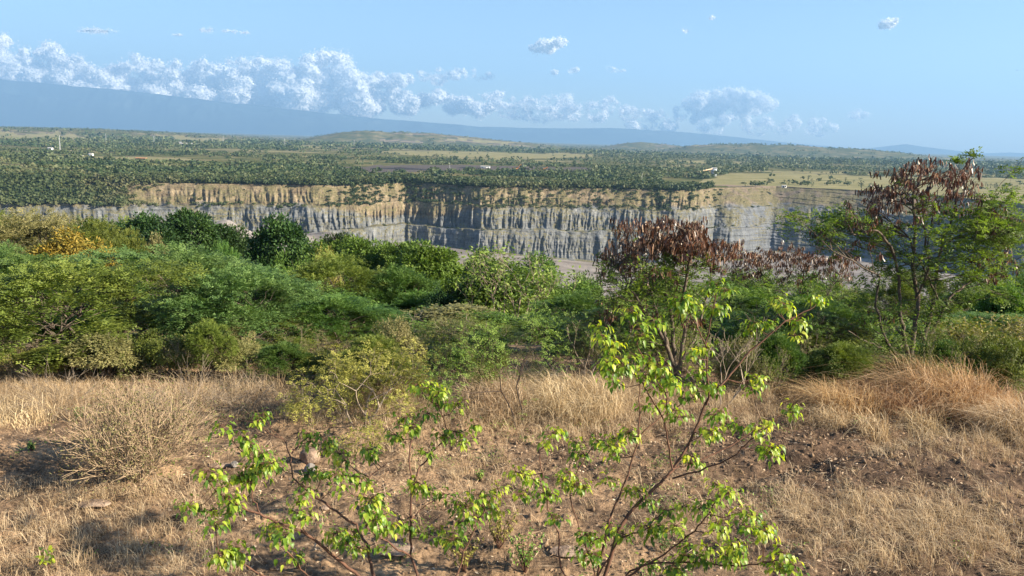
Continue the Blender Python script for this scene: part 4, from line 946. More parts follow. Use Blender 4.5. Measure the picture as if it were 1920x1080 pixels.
herb(59, 1440, 730, .2, 6, L_BRIGHT, 'seedling', 'lime green seedling before the slender dark stemmed tree', leafL=.06)
herb(60, 1490, 800, .35, 5, L_BRIGHT, 'seedling', 'lime green sapling left of the big dry grass clump', leafL=.07)
herb(61, 150, 790, .2, 12, L_BLUE, 'low_herb', 'grey green herb among dry grass left of the twiggy bush', leafL=.03)
herb(62, 900, 905, .16, 14, L_LIGHT, 'low_herb', 'pale green herb on the litter between the two bright shrubs', leafL=.03)
herb(63, 1180, 720, .3, 7, L_LIGHT, 'low_herb', 'green weed at the foot of the pod covered tree', leafL=.05)
herb(64, 1240, 1040, .2, 12, L_BLUE, 'low_herb', 'grey green herb under the tall bright shrub', leafL=.03)
herb(65, 1135, 690, .3, 8, L_LIGHT, 'low_herb', 'green weed right of the thin sapling', leafL=.05)

# ------------------------------------------------------------------ rocks
ROCK = noise_mat('brown_rock', [(.3, (.12, .085, .06)), (.55, (.24, .17, .125)), (.75, (.38, .30, .23))], scale=9, bump=.8, dist=.02)
ROCKG = noise_mat('grey_rock', [(.3, (.10, .09, .08)), (.55, (.2, .18, .165)), (.75, (.34, .31, .28))], scale=9, bump=.8, dist=.02)
def rock(seed, px, py, sx, sy, sz, m, label, rz=0):
    g = rng(seed); import bmesh
    bm = bmesh.new(); bmesh.ops.create_icosphere(bm, subdivisions=4, radius=1)
    V = np.array([v.co[:] for v in bm.verts]); n = nrm(V)
    for k in range(11):
        pn = rdir(g, 1)[0]; d = g.uniform(.62, .92); over = np.clip(V@pn-d, 0, None); V = V-over[:, None]*pn*.93
    V = V*(1+.05*fbm(n[:, 0]*3, n[:, 1]*3, n[:, 2]*3, seed=seed))[:, None]*np.array([sx, sy, sz])*.5
    for v, c in zip(bm.verts, V): v.co = c
    me = bpy.data.meshes.new('rock'); bm.to_mesh(me); bm.free()
    b = hit(px, py); o = link('rock', me, m); o.location = (b[0], b[1], b[2]+sz*.32); o.rotation_euler = (0, 0, rz); tag(o, label, 'rock'); return o
rock(1, 581, 868, .25, .22, .23, ROCK, 'round brown boulder on the bare soil', .4)
rock(2, 583, 888, .17, .15, .15, ROCKG, 'smaller angular grey rock just in front of the round brown boulder', 1.2)
rock(3, 414, 876, .30, .12, .05, ROCK, 'flat pale stone left of the boulder', .2)
rock(4, 440, 878, .11, .1, .08, ROCKG, 'small grey stone at the end of the flat pale stone', .9)
rock(5, 740, 1035, .42, .3, .06, ROCK, 'flat grey slab lying under the wide spreading shrub', .3)
rock(6, 1065, 1038, .36, .22, .05, ROCK, 'flat grey slab lying under the tall bright shrub', .1)
rock(7, 175, 950, .35, .2, .06, ROCK, 'flat pale stone half buried in dry grass left', .1)
rock(8, 610, 958, .12, .1, .06, ROCK, 'small stone on litter under the wide shrub', .1)

# ------------------------------------------------------------------ dry grass and litter
def gg_l(P): return 1+vnoise(P[:, 0]*1.3, P[:, 1]*1.3, seed=77)
def blades(mb, g, P, h, w, bend, val):
    n = len(P); a = g.uniform(0, 6.28, n); out_ = np.stack([np.cos(a), np.sin(a), 0*a], 1); S = np.stack([-np.sin(a), np.cos(a), 0*a], 1)
    a2 = g.uniform(0, 6.28, n); S = np.stack([np.cos(a2), np.sin(a2), 0*a], 1)*.7+S*.3
    h = h[:, None]; b = bend[:, None]; up = np.array([0, 0, 1.]); w = np.broadcast_to(w, (n,))[:, None]
    wind = np.array([-.35, .1, 0])*gg_l(P)[:, None]
    out_ = out_+wind; p0 = P; p1 = P+up*h*.5+out_*h*b*.16; p2 = P+up*h*np.clip(.85-b*.14, .2, 1)+out_*h*b*.5; p3 = P+up*h*np.clip(1-b*.42, .05, 1)+out_*h*b*.92
    V = np.stack([p0-S*w/2, p0+S*w/2, p1-S*w*.45, p1+S*w*.45, p2-S*w*.3, p2+S*w*.3, p3], 1)
    bb = np.arange(n)[:, None]*7; v = V.reshape(-1, 3)
    F4 = np.concatenate([bb+np.array([[0, 1, 3, 2]]), bb+np.array([[2, 3, 5, 4]])]); F3 = bb+np.array([[4, 5, 6]])
    mb.add(v, F4, np.repeat(val, 7)); mb.f.append(F3+(mb.n-len(v))); mb.mi.append(np.zeros(len(F3), int))
gg = rng(900)
# gaussian patches of grass: px, py, rx (m), ry (m), weight, height
PATCH = [(60, 770, 1.6, .8, 1.5, .34), (250, 750, 1.6, .6, 1.0, .32), (430, 775, 1.3, .6, .6, .26), (780, 770, 1.2, .7, 1.5, .34), (900, 745, 1.4, 1.0, 1.6, .40), (1080, 745, 1.5, 1.2, 2.0, .42), (1130, 790, 1.0, .6, 1.2, .34),
         (1010, 810, 1.2, .5, .8, .26), (640, 790, 1.0, .4, .7, .22), (560, 760, 1.0, .5, .8, .3), (860, 880, .8, .5, .8, .24), (960, 920, .8, .5, .6, .22), (1300, 770, 1.6, .8, .8, .3), (1400, 760, 1.2, .8, .9, .3),
         (1560, 780, 1.0, .5, .8, .3), (1860, 830, 1.2, .6, 1.4, .36), (1750, 850, 1.0, .4, .8, .24), (1640, 835, .5, .3, .6, .24), (1550, 960, 1.3, .6, 1.3, .24), (1700, 980, 1.2, .6, 1.4, .26), (1800, 1030, 1.2, .6, 1.5, .28), (1650, 1050, .8, .3, .8, .26),
         (1900, 960, 1.0, .8, .6, .2), (1750, 690, 3, 1, .8, .4), (1450, 990, .8, .5, .8, .22), (1180, 1000, .8, .5, .5, .18),
         (60, 1000, 1.0, .8, 1.1, .24), (200, 1030, 1.0, .7, 1.2, .26), (320, 1000, .8, .7, 1.0, .24), (330, 1060, .8, .4, 1.0, .24), (100, 930, 1.0, .4, .8, .26), (270, 920, .8, .3, .8, .22), (420, 930, .6, .5, .5, .18), (700, 850, 1, .4, .4, .2), (1300, 900, 1.3, .8, .35, .2)]
for px_ in range(-60, 2000, 105): PATCH.append((px_+gg.uniform(-40, 40), 738+(px_-900)*.012+gg.uniform(-14, 22), .7, .6, gg.uniform(.6, 1.7), gg.uniform(.3, .55)))
gm = MB(); tot = 0
for (px, py, rx, ry, wt, hh) in PATCH:
    c = hit(px, py); nt_ = int(125*wt*rx*ry**.5)
    X = gg.normal(c[0], rx*.55, nt_); Y = gg.normal(c[1], ry*.6, nt_); ok = (Y > 2.2); X = X[ok]; Y = Y[ok]
    per = 15; BX = np.repeat(X, per)+gg.normal(0, .035, len(X)*per); BY = np.repeat(Y, per)+gg.normal(0, .035, len(X)*per)
    bk = inpoly(*px_of(np.stack([BX, BY, near_h(BX, BY)], 1)), [(20, 845), (185, 848), (180, 905), (0, 905), (-60, 880)]); BX = BX+np.where(bk, -60., 0)
    Hh = np.repeat(hh*gg.uniform(.2, 1.05, len(X)), per)*gg.uniform(.5, 1.15, len(BX)); va = np.clip(np.repeat(gg.uniform(0, .8, len(X)), per)+gg.uniform(-.15, .25, len(BX)), 0, 1)
    blades(gm, gg, np.stack([BX, BY, near_h(BX, BY)-.01], 1), Hh, .0042, gg.uniform(.1, 2.4, len(BX)), va); tot += len(BX)
BARE = [[(40, 845), (185, 848), (180, 905), (0, 905), (-60, 880)], [(1430, 800), (1640, 830), (1790, 870), (1760, 910), (1520, 890), (1400, 850)], [(1340, 930), (1420, 1000), (1640, 1000), (1560, 1080), (1280, 1080), (1250, 980)]]
n = 26000; X = gg.uniform(-9, 10, n); Y = gg.uniform(3.2, 17, n); keep = fbm(X*.8, Y*.8, seed=901, oct=4) > gg.uniform(-.25, .3, n); qx, qy = px_of(np.stack([X, Y, near_h(X, Y)], 1))
for b_ in BARE: keep &= ~(inpoly(qx, qy, b_) & (gg.random(n) < .85))
X, Y = X[keep], Y[keep]
blades(gm, gg, np.stack([X, Y, near_h(X, Y)-.01], 1), gg.uniform(.04, .2, len(X)), .004, gg.uniform(.2, 1.4, len(X)), gg.uniform(0, 1, len(X)))
tag(link('dry_grass', gm.mesh('dry_grass'), STRAW), 'dry straw coloured grass over the hilltop', kind='stuff')
# low green weeds between the grass
wm = MB(); n = 420; X = gg.uniform(-6, 7, n); Y = gg.uniform(4.4, 12.5, n); kp = fbm(X*.5, Y*.5, seed=940) > -.05; X, Y = X[kp], Y[kp]; per = 26
BX = np.repeat(X, per)+gg.normal(0, .07, len(X)*per); BY = np.repeat(Y, per)+gg.normal(0, .07, len(X)*per); m_ = len(BX)
kites(wm, np.stack([BX, BY, near_h(BX, BY)+gg.uniform(.0, .09, m_)], 1), rdir(gg, m_)*np.array([1, 1, .6])+np.array([0, 0, .25]), np.array([0, 0, 1.])+rdir(gg, m_)*.7, gg.uniform(.015, .04, m_), gg.uniform(.008, .018, m_), np.clip(np.repeat(gg.uniform(0, .7, len(X)), per)+gg.uniform(0, .3, m_), 0, 1))
tag(link('ground_weeds', wm.mesh('ground_weeds'), L_LIGHT), 'tiny green weeds scattered through the dry grass', kind='stuff')
# litter of leaves, straw and crumbs of soil
lm = MB(); n = 110000; X = gg.uniform(-7.5, 8.5, n); Y = 3.2+gg.uniform(0, 1, n)**.8*12; keep = fbm(X*.6, Y*.6, seed=905) > gg.uniform(-.6, .35, n)
bare = inpoly(*px_of(np.stack([X, Y, near_h(X, Y)], 1)), [(60, 850), (180, 850), (175, 905), (20, 905)]); keep &= ~bare; X, Y = X[keep], Y[keep]; n = len(X)
P = np.stack([X, Y, near_h(X, Y)+gg.uniform(.0, .012, n)], 1); D = rdir(gg, n)*np.array([1, 1, .35]); Nn = np.array([0, 0, 1.])+rdir(gg, n)*.9
st = gg.random(n) < .5
kites(lm, P, D, Nn, np.where(st, gg.uniform(.05, .24, n), gg.uniform(.02, .055, n)), np.where(st, .005, gg.uniform(.012, .028, n)), np.clip(gg.normal(.5, .3, n), 0, 1))
tag(link('leaf_litter', lm.mesh('leaf_litter'), LITTER), 'dead leaves and straw scattered on the soil', kind='stuff')
# clods of soil
cm = MB(); n = 8000; X = gg.uniform(-7, 8.5, n); Y = 3.4+gg.uniform(0, 1, n)**.8*10
oct_ = np.array([[1, 0, 0], [-1, 0, 0], [0, 1, 0], [0, -1, 0], [0, 0, 1], [0, 0, -1.]]); of = np.array([[0, 2, 4], [2, 1, 4], [1, 3, 4], [3, 0, 4], [2, 0, 5], [1, 2, 5], [3, 1, 5], [0, 3, 5]])
s_ = (.008+.036*gg.uniform(0, 1, n)**3)[:, None, None]; V = oct_[None]*s_*gg.uniform(.6, 1.3, (n, 6, 1))+gg.normal(size=(n, 6, 3))*s_*.2+np.stack([X, Y, near_h(X, Y)], 1)[:, None]
cm.add(V.reshape(-1, 3), (np.arange(n)[:, None, None]*6+of[None]).reshape(-1, 3))
tag(link('soil_clods', cm.mesh('soil_clods'), noise_mat('clod', [(.3, (.09, .06, .04)), (.7, (.26, .175, .11))], scale=6)), 'clods and pebbles on the soil', kind='stuff')
# tall dry grass clumps (each one a thing)
def clump(seed, px, py, r, h, n, label, m=STRAW_ORANGE, group=None):
    g = rng(seed); b = hit(px, py); mb = MB()
    a = g.uniform(0, 6.28, n); q = r*np.sqrt(g.uniform(0, 1, n))*.5; P = np.stack([q*np.cos(a), q*np.sin(a), 0*a], 1); P[:, 2] = near_h(P[:, 0]+b[0], P[:, 1]+b[1])-b[2]-.02
    blades(mb, g, P, h*g.uniform(.3, 1.1, n)**1.2, .009, g.uniform(.15, 1.9, n), np.clip(g.normal(.5, .3, n), 0, 1))
    o = link('grass_clump', mb.mesh('grass_clump'), m); o.location = b; tag(o, label, 'grass clump', group); return o
clump(1, 1770, 770, 1.2, .95, 2600, 'tallest rusty straw grass clump on the right, plumes arching up')
clump(2, 1680, 775, 1.1, .62, 2000, 'rusty straw grass clump left of the tallest clump')
clump(3, 1585, 775, .9, .62, 1500, 'straw grass clump at the left end of the rusty row')
clump(4, 1850, 785, 1.1, .62, 2000, 'straw grass clump right of the tallest rusty clump')
clump(5, 1915, 810, 1.0, .6, 1700, 'straw grass clump cut by the right edge', STRAW)
clump(6, 1740, 812, .5, .4, 500, 'small pale grass tuft in front of the rusty row', STRAW)
clump(7, 1560, 800, .4, .36, 400, 'small pale grass tuft at the lower left of the rusty row', STRAW)
clump(8, 930, 770, 1.0, .62, 1100, 'tall bent straw grass clump left of the slim young tree', STRAW)
clump(9, 1085, 775, 1.3, .55, 2200, 'broad tawny grass clump right of the slim young tree', STRAW)
clump(10, 40, 790, .9, .36, 420, 'straw grass clump at the left edge', STRAW)
clump(11, 1640, 820, .4, .38, 360, 'small straw tuft in front of the middle of the rusty row', STRAW)

# ------------------------------------------------------------------ trees of the plain and the pit rim
def far_tree_mesh(g, n, W=1.0, H=1.0, name='rim_tree', palm=False):
    mb = MB(); lob = [(0, 0, .58, .36, .38)]+[(g.uniform(-.28, .28), g.uniform(-.28, .28), g.uniform(.35, .75), g.uniform(.18, .28), g.uniform(.16, .26)) for _ in range(5)]
    P, u = shell_points(g, lob, n, .8)
    kites(mb, P, nrm(rdir(g, len(P))+u*.4), u+rdir(g, len(P))*.5, .17, .13, g.uniform(0, 1, len(P)))
    tube(mb, [(0, 0, -.1), (0, 0, .4)], [.035, .02], 4, .0)
    return mb.mesh(name)
def palm_mesh(g, name='palm'):
    mb = MB(); tube(mb, [(0, 0, -.05), (0, 0, .6)], [.05, .035], 5, .0)
    for k in range(16):
        a = g.uniform(0, 6.28); e = g.uniform(.0, 1.2); d = np.array([math.cos(a)*math.cos(e), math.sin(a)*math.cos(e), math.sin(e)])
        P = [np.array([0, 0, .6])+d*t*.45-np.array([0, 0, .35*t*t]) for t in (0, .35, .7, 1)]
        for q in range(3): kites(mb, P[q][None], (P[q+1]-P[q])[None], np.array([[0, 0, 1.]]), np.linalg.norm(P[q+1]-P[q])*1.25, .09, np.array([g.uniform(0, 1)]))
    return mb.mesh(name)
fr = rng(1234)
cand = []   # x, y, z, w, h, kind
# trees along the rim and on the slopes of the upper tier
def add_trees(px, r, z, w_, h_, kind='t'):
    cand.append((r, px, z, w_, h_, kind))
colth = lambda i: th_d[i]
N_ = 5200
for _ in range(N_):
    i = fr.integers(40, len(th_d)-40); p = cpx[i]; th = th_d[i]
    if p < -60 or p > 1980: continue
    dist_in = fr.uniform(0, 1)**1.5*150
    dens = 1.0 if p < 1330 else .02
    if 700 < p < 1110 and dist_in > 75: dens *= .15
    if 1235 < p < 1352 and dist_in > 60: continue
    if fr.random() > dens: continue
    r = rimr[i]+1+dist_in; s = fr.uniform(5, 10); cand.append((r*math.sin(th), r*math.cos(th), -0.3, s*fr.uniform(.9, 1.4), s*fr.uniform(.6, .9), 't'))
for _ in range(5200):
    i = fr.integers(0, len(th_d)); p = cpx[i]
    if p < -60 or p > 1350: continue
    tt = fr.uniform(.02, .42)
    row = int(tt*189); x, y, z = WX[row, i], WY[row, i], WZ[row, i]
    lv = 1-float(sstep(200, 270, p)); n_ = float(vnoise(arc[i]/26, tt*4, seed=300))
    pr = lv*.9+(1-lv)*(.75 if (.34 < tt and n_ > -.2) else (.55 if n_ > .15 else (.07 if p < 640 else .22)))
    if 300 < p < 640 and tt < .34: pr *= .15
    if fr.random() > pr: continue
    s = fr.uniform(1.6, 4.6) if lv < .5 else fr.uniform(4, 9); cand.append((x, y, z-.3, s*1.2, s*.75, 't'))
# sparse shrubs on the mid bench and upper part of the terraced side
for _ in range(420):
    i = fr.integers(0, len(th_d)); p = cpx[i]; tt = fr.choice([fr.uniform(.69, .74), fr.uniform(.02, .34), fr.uniform(.37, .40)])
    if p < 640: continue
    row = int(tt*189); s = fr.uniform(1.2, 2.6); cand.append((WX[row, i], WY[row, i], WZ[row, i]-.2, s*1.3, s*.8, 't'))
# field palms and trees
for (cx_, cy_, n_, sx_) in ((1485, 344, 3, 8), (1510, 338, 4, 8), (1555, 340, 8, 22), (1590, 345, 6, 18), (1440, 343, 1, 2), (1620, 350, 3, 10), (1860, 350, 7, 18), (1890, 356, 5, 14), (1700, 352, 5, 25), (1780, 350, 5, 20), (1525, 347, 4, 10), (1400, 352, 2, 5)):
    for _ in range(n_):
        px = fr.normal(cx_, sx_); py = cy_+fr.uniform(-4, 4); d = ray(px, py); t = (0-CAMZ)/d[2]; s = fr.uniform(5.5, 9); cand.append((d[0]*t, d[1]*t, 0, s*.9, s, 'p' if fr.random() < .8 else 't'))
# woodland on the plain, thinning out in the fields
M = 60000
px = fr.uniform(-60, 1980, M); u = fr.uniform(0, 1, M); rr_ = 760*(9500/760)**(u**.8); th = np.arctan((px-960)/FPX*.985)
X = rr_*np.sin(th); Y = rr_*np.cos(th); rim_at = np.interp(th, th_d, rimr); cov = cover(X[:, None], Y[:, None])[:, 0]
nz = .55*fbm(X/170, Y/90, seed=310)+.75*fbm(X/620, Y/130, seed=312, oct=3)+.10*sstep(1500, 900, rr_)
keep = (rr_ > rim_at+60) & np.where(cov > .3, fr.random(M) < .012, (nz > -.01+.10*fr.normal(size=M))); keep &= ~((cov > .35) & (cov < .5)); keep &= (rr_ < 4300) | (fr.random(M) < .3)
keep &= ~((px > 1235) & (px < 1352) & (rr_ > 950) & (rr_ < 1230))
X, Y, rr_, nz = X[keep], Y[keep], rr_[keep], nz[keep]
pz = np.interp(rr_, PR[:, 860], np.arange(rows)); ri = np.clip(pz.astype(int), 0, rows-1); ci = np.clip(np.searchsorted(th_d, np.arctan2(X, Y)), 0, len(th_d)-1)
Zp = PZ[ri, ci]
sz = np.where(rr_ > 4800, .55, 1.0)*3.2*np.clip(np.exp(fr.normal(.62, .42, len(X))), 0, 3.2)*np.clip(rr_/1900, 1, 2.6)
tall = (vnoise(X/400+3, Y/120, seed=311) > .05) & (rr_ > 1250) & (rr_ < 3200)
HH = np.where(tall, sz*1.25, sz*.72); WW = np.where(tall, sz*.6, sz*1.75)
big = [c for c in cand]
d_ = np.array([math.hypot(c[0], c[1]) for c in big]); app = np.array([c[4]*c[3] for c in big])/d_**2
order = np.argsort(-app); indiv = [big[k] for k in order if big[k][5] == 't'][:235]; palms = [c for c in big if c[5] == 'p'][:60]
iset = set(id(c) for c in indiv)|set(id(c) for c in palms); rest = [c for c in big if id(c) not in iset]
protos = [far_tree_mesh(rng(400+k), 150) for k in range(6)]; pprot = [palm_mesh(rng(420+k)) for k in range(3)]
for k, c in enumerate(indiv):
    o = link('rim_tree', protos[k % 6], L_FAR); o.location = c[:3]; o.scale = (c[3], c[3], c[4]); o.rotation_euler = (0, 0, fr.uniform(0, 6.28))
    tag(o, 'small rounded green tree on the rim or ledges of the mine pit', 'tree', 'trees along the pit rim and ledges')
for k, c in enumerate(palms):
    o = link('palm', pprot[k % 3], L_FAR); o.location = c[:3]; o.scale = (c[3]*1.2, c[3]*1.2, c[4]*1.1); o.rotation_euler = (0, 0, fr.uniform(0, 6.28))
    tag(o, 'dark palm standing in the yellow field beyond the pit', 'palm', 'palms in the yellow field')
def forest(name, X, Y, Z, W, H, nk, m, label, seed):
    g = rng(seed); n = len(X); u = rdir(g, n*nk); u[:, 2] = np.abs(u[:, 2])*1.1-.25
    P = np.stack([np.repeat(X, nk), np.repeat(Y, nk), np.repeat(Z+H*.45, nk)], 1)+u*np.stack([np.repeat(W*.5, nk), np.repeat(W*.5, nk), np.repeat(H*.5, nk)], 1)*g.uniform(.6, 1.05, n*nk)[:, None]
    mb = MB(); s = np.repeat((W+H)*.5, nk)
    kites(mb, P, rdir(g, n*nk)*np.array([1, 1, .5]), u+rdir(g, n*nk)*.45, s*(.5 if nk < 20 else .32)*g.uniform(.7, 1.2, n*nk), s*(.42 if nk < 20 else .3), np.clip(np.repeat(.45+.9*fbm(X/90, Y/50, seed=seed+60)+g.uniform(-.25, .25, n), nk)+g.uniform(-.12, .12, n*nk), 0, 1))
    tag(link(name, mb.mesh(name), m), label, kind='stuff')
rx_ = np.array([c[0] for c in rest]); ry_ = np.array([c[1] for c in rest]); rz_ = np.array([c[2] for c in rest]); rw = np.array([c[3] for c in rest]); rh = np.array([c[4] for c in rest])
forest('rim_woodland', rx_, ry_, rz_, rw*1.2, rh, 44, L_FAR, 'green scrub woodland behind the pit rim', 1)
nr_ = rr_ < 2000
forest('plain_woodland', X[nr_ & ~tall], Y[nr_ & ~tall], Zp[nr_ & ~tall], WW[nr_ & ~tall], HH[nr_ & ~tall], 34, L_FAR, 'woodland on the plain beyond the pit', 2)
forest('tree_plantation', X[tall], Y[tall], Zp[tall], WW[tall], HH[tall], 12, L_FAR2, 'rows of tall pale trees on the plain', 3)
forest('distant_woodland', X[~nr_ & ~tall], Y[~nr_ & ~tall], Zp[~nr_ & ~tall], WW[~nr_ & ~tall], HH[~nr_ & ~tall], 9, L_FAR, 'far woodland fading into haze', 4)

# ------------------------------------------------------------------ structures on the plain
def boxes(mb, x0, x1, y0, y1, z0, z1):
    V = [(x0, y0, z0), (x1, y0, z0), (x1, y1, z0), (x0, y1, z0), (x0, y0, z1), (x1, y0, z1), (x1, y1, z1), (x0, y1, z1)]
    mb.add(V, [(0, 3, 2, 1), (4, 5, 6, 7), (0, 1, 5, 4), (1, 2, 6, 5), (2, 3, 7, 6), (3, 0, 4, 7)])
def onplain(px, py):
    d = ray(px, py); t = -CAMZ/d[2]; return np.array([d[0]*t, d[1]*t, 0.0])
WHITE = plain_mat('white_wall', (.75, .74, .7)); RUSTY = plain_mat('rusty_steel', (.42, .2, .1)); STEEL = plain_mat('galvanised_steel', (.5, .5, .5), .5)
CONC = plain_mat('concrete', (.5, .46, .4)); ROOF = plain_mat('metal_roof', (.45, .43, .4)); DARKG = plain_mat('dark_opening', (.03, .03, .035)); ORNG = plain_mat('orange_paint', (.38, .17, .06))
def prism(mb, x0, x1, y0, y1, z0, z1):
    ym = (y0+y1)/2; V = [(x0, y0, z0), (x1, y0, z0), (x1, y1, z0), (x0, y1, z0), (x0, ym, z1), (x1, ym, z1)]
    mb.add(V, [(0, 1, 5, 4), (2, 3, 4, 5), (0, 3, 2, 1)]); mb.add([V[0], V[4], V[3]], [(0, 1, 2)]); mb.add([V[1], V[2], V[5]], [(0, 1, 2)])
def house(px, py, L, D, H, rh, label, name='house', wm=WHITE, rm=ROOF, rz=0, group=None):
    b = onplain(px, py); o = empty(name, b, label, 'building', group, rz)
    mb = MB(); boxes(mb, -L/2, L/2, -D/2, D/2, -.3, H); link('wall', mb.mesh('house_wall'), wm, o)
    mb = MB(); prism(mb, -L/2-.5, L/2+.5, -D/2-.6, D/2+.6, H+.003, H+rh); link('roof', mb.mesh('house_roof'), rm, o)
    n = max(2, int(L/5))
    for k in range(n):
        x = -L/2+L*(k+.5)/n; mb = MB(); boxes(mb, x-.8, x+.8, -D/2-.06, -D/2+.1, .9 if k else 0, 2.3); link('window' if k else 'door', mb.mesh('house_window'), DARKG, o)
    return o
house(355, 274, 62, 16, 7, 3, 'long white warehouse among the trees at far left')
house(340, 270, 30, 12, 6, 2, 'shorter white shed beside the long white warehouse')
house(95, 286, 8, 7, 8, 2, 'small white block house near the pale mast')
house(148, 297, 14, 8, 3.5, 1.5, 'low tan farm building left of the yellow clearing', wm=CONC)
house(171, 294, 6, 6, 5, 1.5, 'small pale hut right of the low tan farm building')
house(265, 301, 16, 8, 3.5, 1.5, 'low reddish roofed house in the clearing', wm=CONC, rm=RUSTY)
house(910, 316, 16, 6, 3.5, 1.2, 'low white site building beside the coal stockyard')
house(1171, 347, 6, 4, 2.6, .8, 'tiny white cabin on the pit rim')
house(1470, 352, 5, 4, 2.6, .8, 'tiny white cabin at the edge of the yellow field')
house(1225, 289, 30, 12, 6, 2, 'distant white buildings right of the mesas')
def mast(px, py, h, label, w=.5, name='radio_mast', m=STEEL, arms=0, group=None):
    b = onplain(px, py); o = empty(name, b, label, 'mast' if name == 'radio_mast' else 'pylon', group); mb = MB()
    for sx, sy in ((-1, -1), (1, -1), (1, 1), (-1, 1)): tube(mb, [(sx*w, sy*w, 0), (sx*w*.25, sy*w*.25, h)], [.18*h/30, .12*h/30], 4)
    for k in range(10):
        z = h*k/10; z2 = h*(k+1)/10; a = w*(1-.75*k/10); b2 = w*(1-.75*(k+1)/10)
        tube(mb, [(-a, -a, z), (b2, -b2, z2)], [.08, .08], 3); tube(mb, [(a, a, z), (-b2, b2, z2)], [.08, .08], 3)
    link('tower', mb.mesh('mast_tower'), m, o)
    for k in range(arms):
        mb = MB(); z = h*(.72+.1*k); tube(mb, [(-h*.14, 0, z), (0, 0, z+.8), (h*.14, 0, z)], [.12, .2, .12], 4); link('crossarm', mb.mesh('mast_arm'), m, o)
    return o
mast(113, 284, 33, 'pale red and white communications mast above the trees at far left', .9)
PY = [(199, 266, 'first power pylon from the left, far side of the woods'), (289, 270, 'second power pylon from the left, above the woods'), (419, 270, 'third power pylon from the left, near the white warehouse'), (534, 274, 'fourth power pylon from the left before the long mesa'), (664, 276, 'fifth power pylon from the left at the foot of the mesa')]
for px, py, lb in PY: mast(px, py, 30, lb, 2.4, 'power_pylon', STEEL, 3, 'power pylons across the plain')
for px, py, h, lb in ((843, 324, 15, 'slender pole at the left of the coal stockyard'), (980, 324, 17, 'slender mast in the middle of the coal stockyard'), (1203, 345, 14, 'slender pole on the rim left of the tower building')):
    mast(px, py, h, lb, .35)
# crusher tower with inclined conveyor
b = onplain(1338, 331); o = empty('crusher_tower', b, 'pale boxy tower building fed by a long inclined conveyor', 'tower building', None, -.35); o.scale = (1.15, 1.15, 1.2)
mb = MB(); boxes(mb, -3.5, 3.5, -3.5, 3.5, 0, 10.5); link('wall', mb.mesh('tower_wall'), plain_mat('blue_grey_sheet', (.42, .47, .52)), o)
mb = MB(); prism(mb, -3.9, 3.9, -3.9, 3.9, 10.503, 12.2); link('roof', mb.mesh('tower_roof'), ROOF, o)
for z in (3, 6.5):
    for x in (-1.8, 1.8):
        mb = MB(); boxes(mb, x-.6, x+.6, -3.56, -3.4, z, z+1.3); link('window', mb.mesh('tower_window'), DARKG, o)
b2 = onplain(1295, 331); o = empty('inclined_conveyor', b2, 'long tan inclined conveyor gallery rising to the tower building', 'conveyor'); e = b-b2
mb = MB(); tube(mb, [(0, 0, 5.2), (e[0]*.93, e[1]*.93, 12.5)], [1.2, 1.2], 4); link('gallery', mb.mesh('conveyor_gallery'), plain_mat('tan_sheet', (.62, .45, .3)), o)
for k in (.35, .62, .82):
    mb = MB(); z = 5.2+7.3*k/.93
    for s in (-1, 1): tube(mb, [(e[0]*k+s*1.4, e[1]*k, 0), (e[0]*k+s*.4, e[1]*k, z-.6)], [.22, .18], 4)
    tube(mb, [(e[0]*k-1, e[1]*k, z*.4), (e[0]*k+1, e[1]*k, z*.4)], [.14, .14], 4); link('trestle', mb.mesh('conveyor_trestle'), RUSTY, o)
b2 = onplain(1205, 322); o = empty('flat_conveyor', b2, 'long low pale conveyor line left of the tower building', 'conveyor', None, .0)
mb = MB(); tube(mb, [(0, 0, 2.6), (58, 6, 2.6)], [.8, .8], 4); link('gallery', mb.mesh('flat_gallery'), CONC, o)
for k in range(6):
    mb = MB(); tube(mb, [(4+k*10, .4+k*1.03, 0), (4+k*10, .4+k*1.03, 2)], [.2, .2], 4); link('leg', mb.mesh('flat_leg'), STEEL, o)
# stacker machines in the coal yard
def excavator(px, py, s, label, rz=0):
    o = empty('excavator', onplain(px, py), label, 'excavator', None, rz); o.scale = (s, s, s)
    for y in (-1.3, 1.3):
        mb = MB(); boxes(mb, -2.2, 2.2, y-.35, y+.35, 0, .9); boxes(mb, -1.8, 1.8, y-.34, y+.34, .903, 1.1); link('track', mb.mesh('exc_track'), DARKG, o)
    mb = MB(); boxes(mb, -2.4, 1.2, -1.4, 1.4, 1.2, 2.6); boxes(mb, -2.3, -1.2, -1.2, 1.2, 2.603, 3.0); link('body', mb.mesh('exc_body'), ORNG, o)
    mb = MB(); boxes(mb, 1.203, 2.3, .1, 1.35, 1.3, 3.4); link('cab', mb.mesh('exc_cab'), DARKG, o)
    mb = MB(); tube(mb, [(1.2, -.4, 2), (3.6, -.4, 5.2), (5.6, -.4, 4.4)], [.35, .32, .22], 4); tube(mb, [(5.5, -.4, 4.6), (6.4, -.4, 1.6)], [.25, .18], 4); link('boom', mb.mesh('exc_boom'), ORNG, o)
    mb = MB(); boxes(mb, 5.9, 7, -.9, .1, .7, 1.6); link('bucket', mb.mesh('exc_bucket'), DARKG, o)
excavator(966, 322, 2.2, 'orange excavator at the left of the coal stockyard', .2)
excavator(976, 324, 1.6, 'smaller orange excavator beside the larger one in the coal stockyard', 2.6)
o = empty('stacker_conveyor', onplain(1000, 325), 'orange inclined stacker conveyor in the coal stockyard', 'conveyor', None, .1); o.scale = (1.7, 1.7, 1.5)
mb = MB(); tube(mb, [(0, 0, .6), (13, 0, 6.5)], [.6, .6], 4); link('boom', mb.mesh('stack_boom'), ORNG, o)
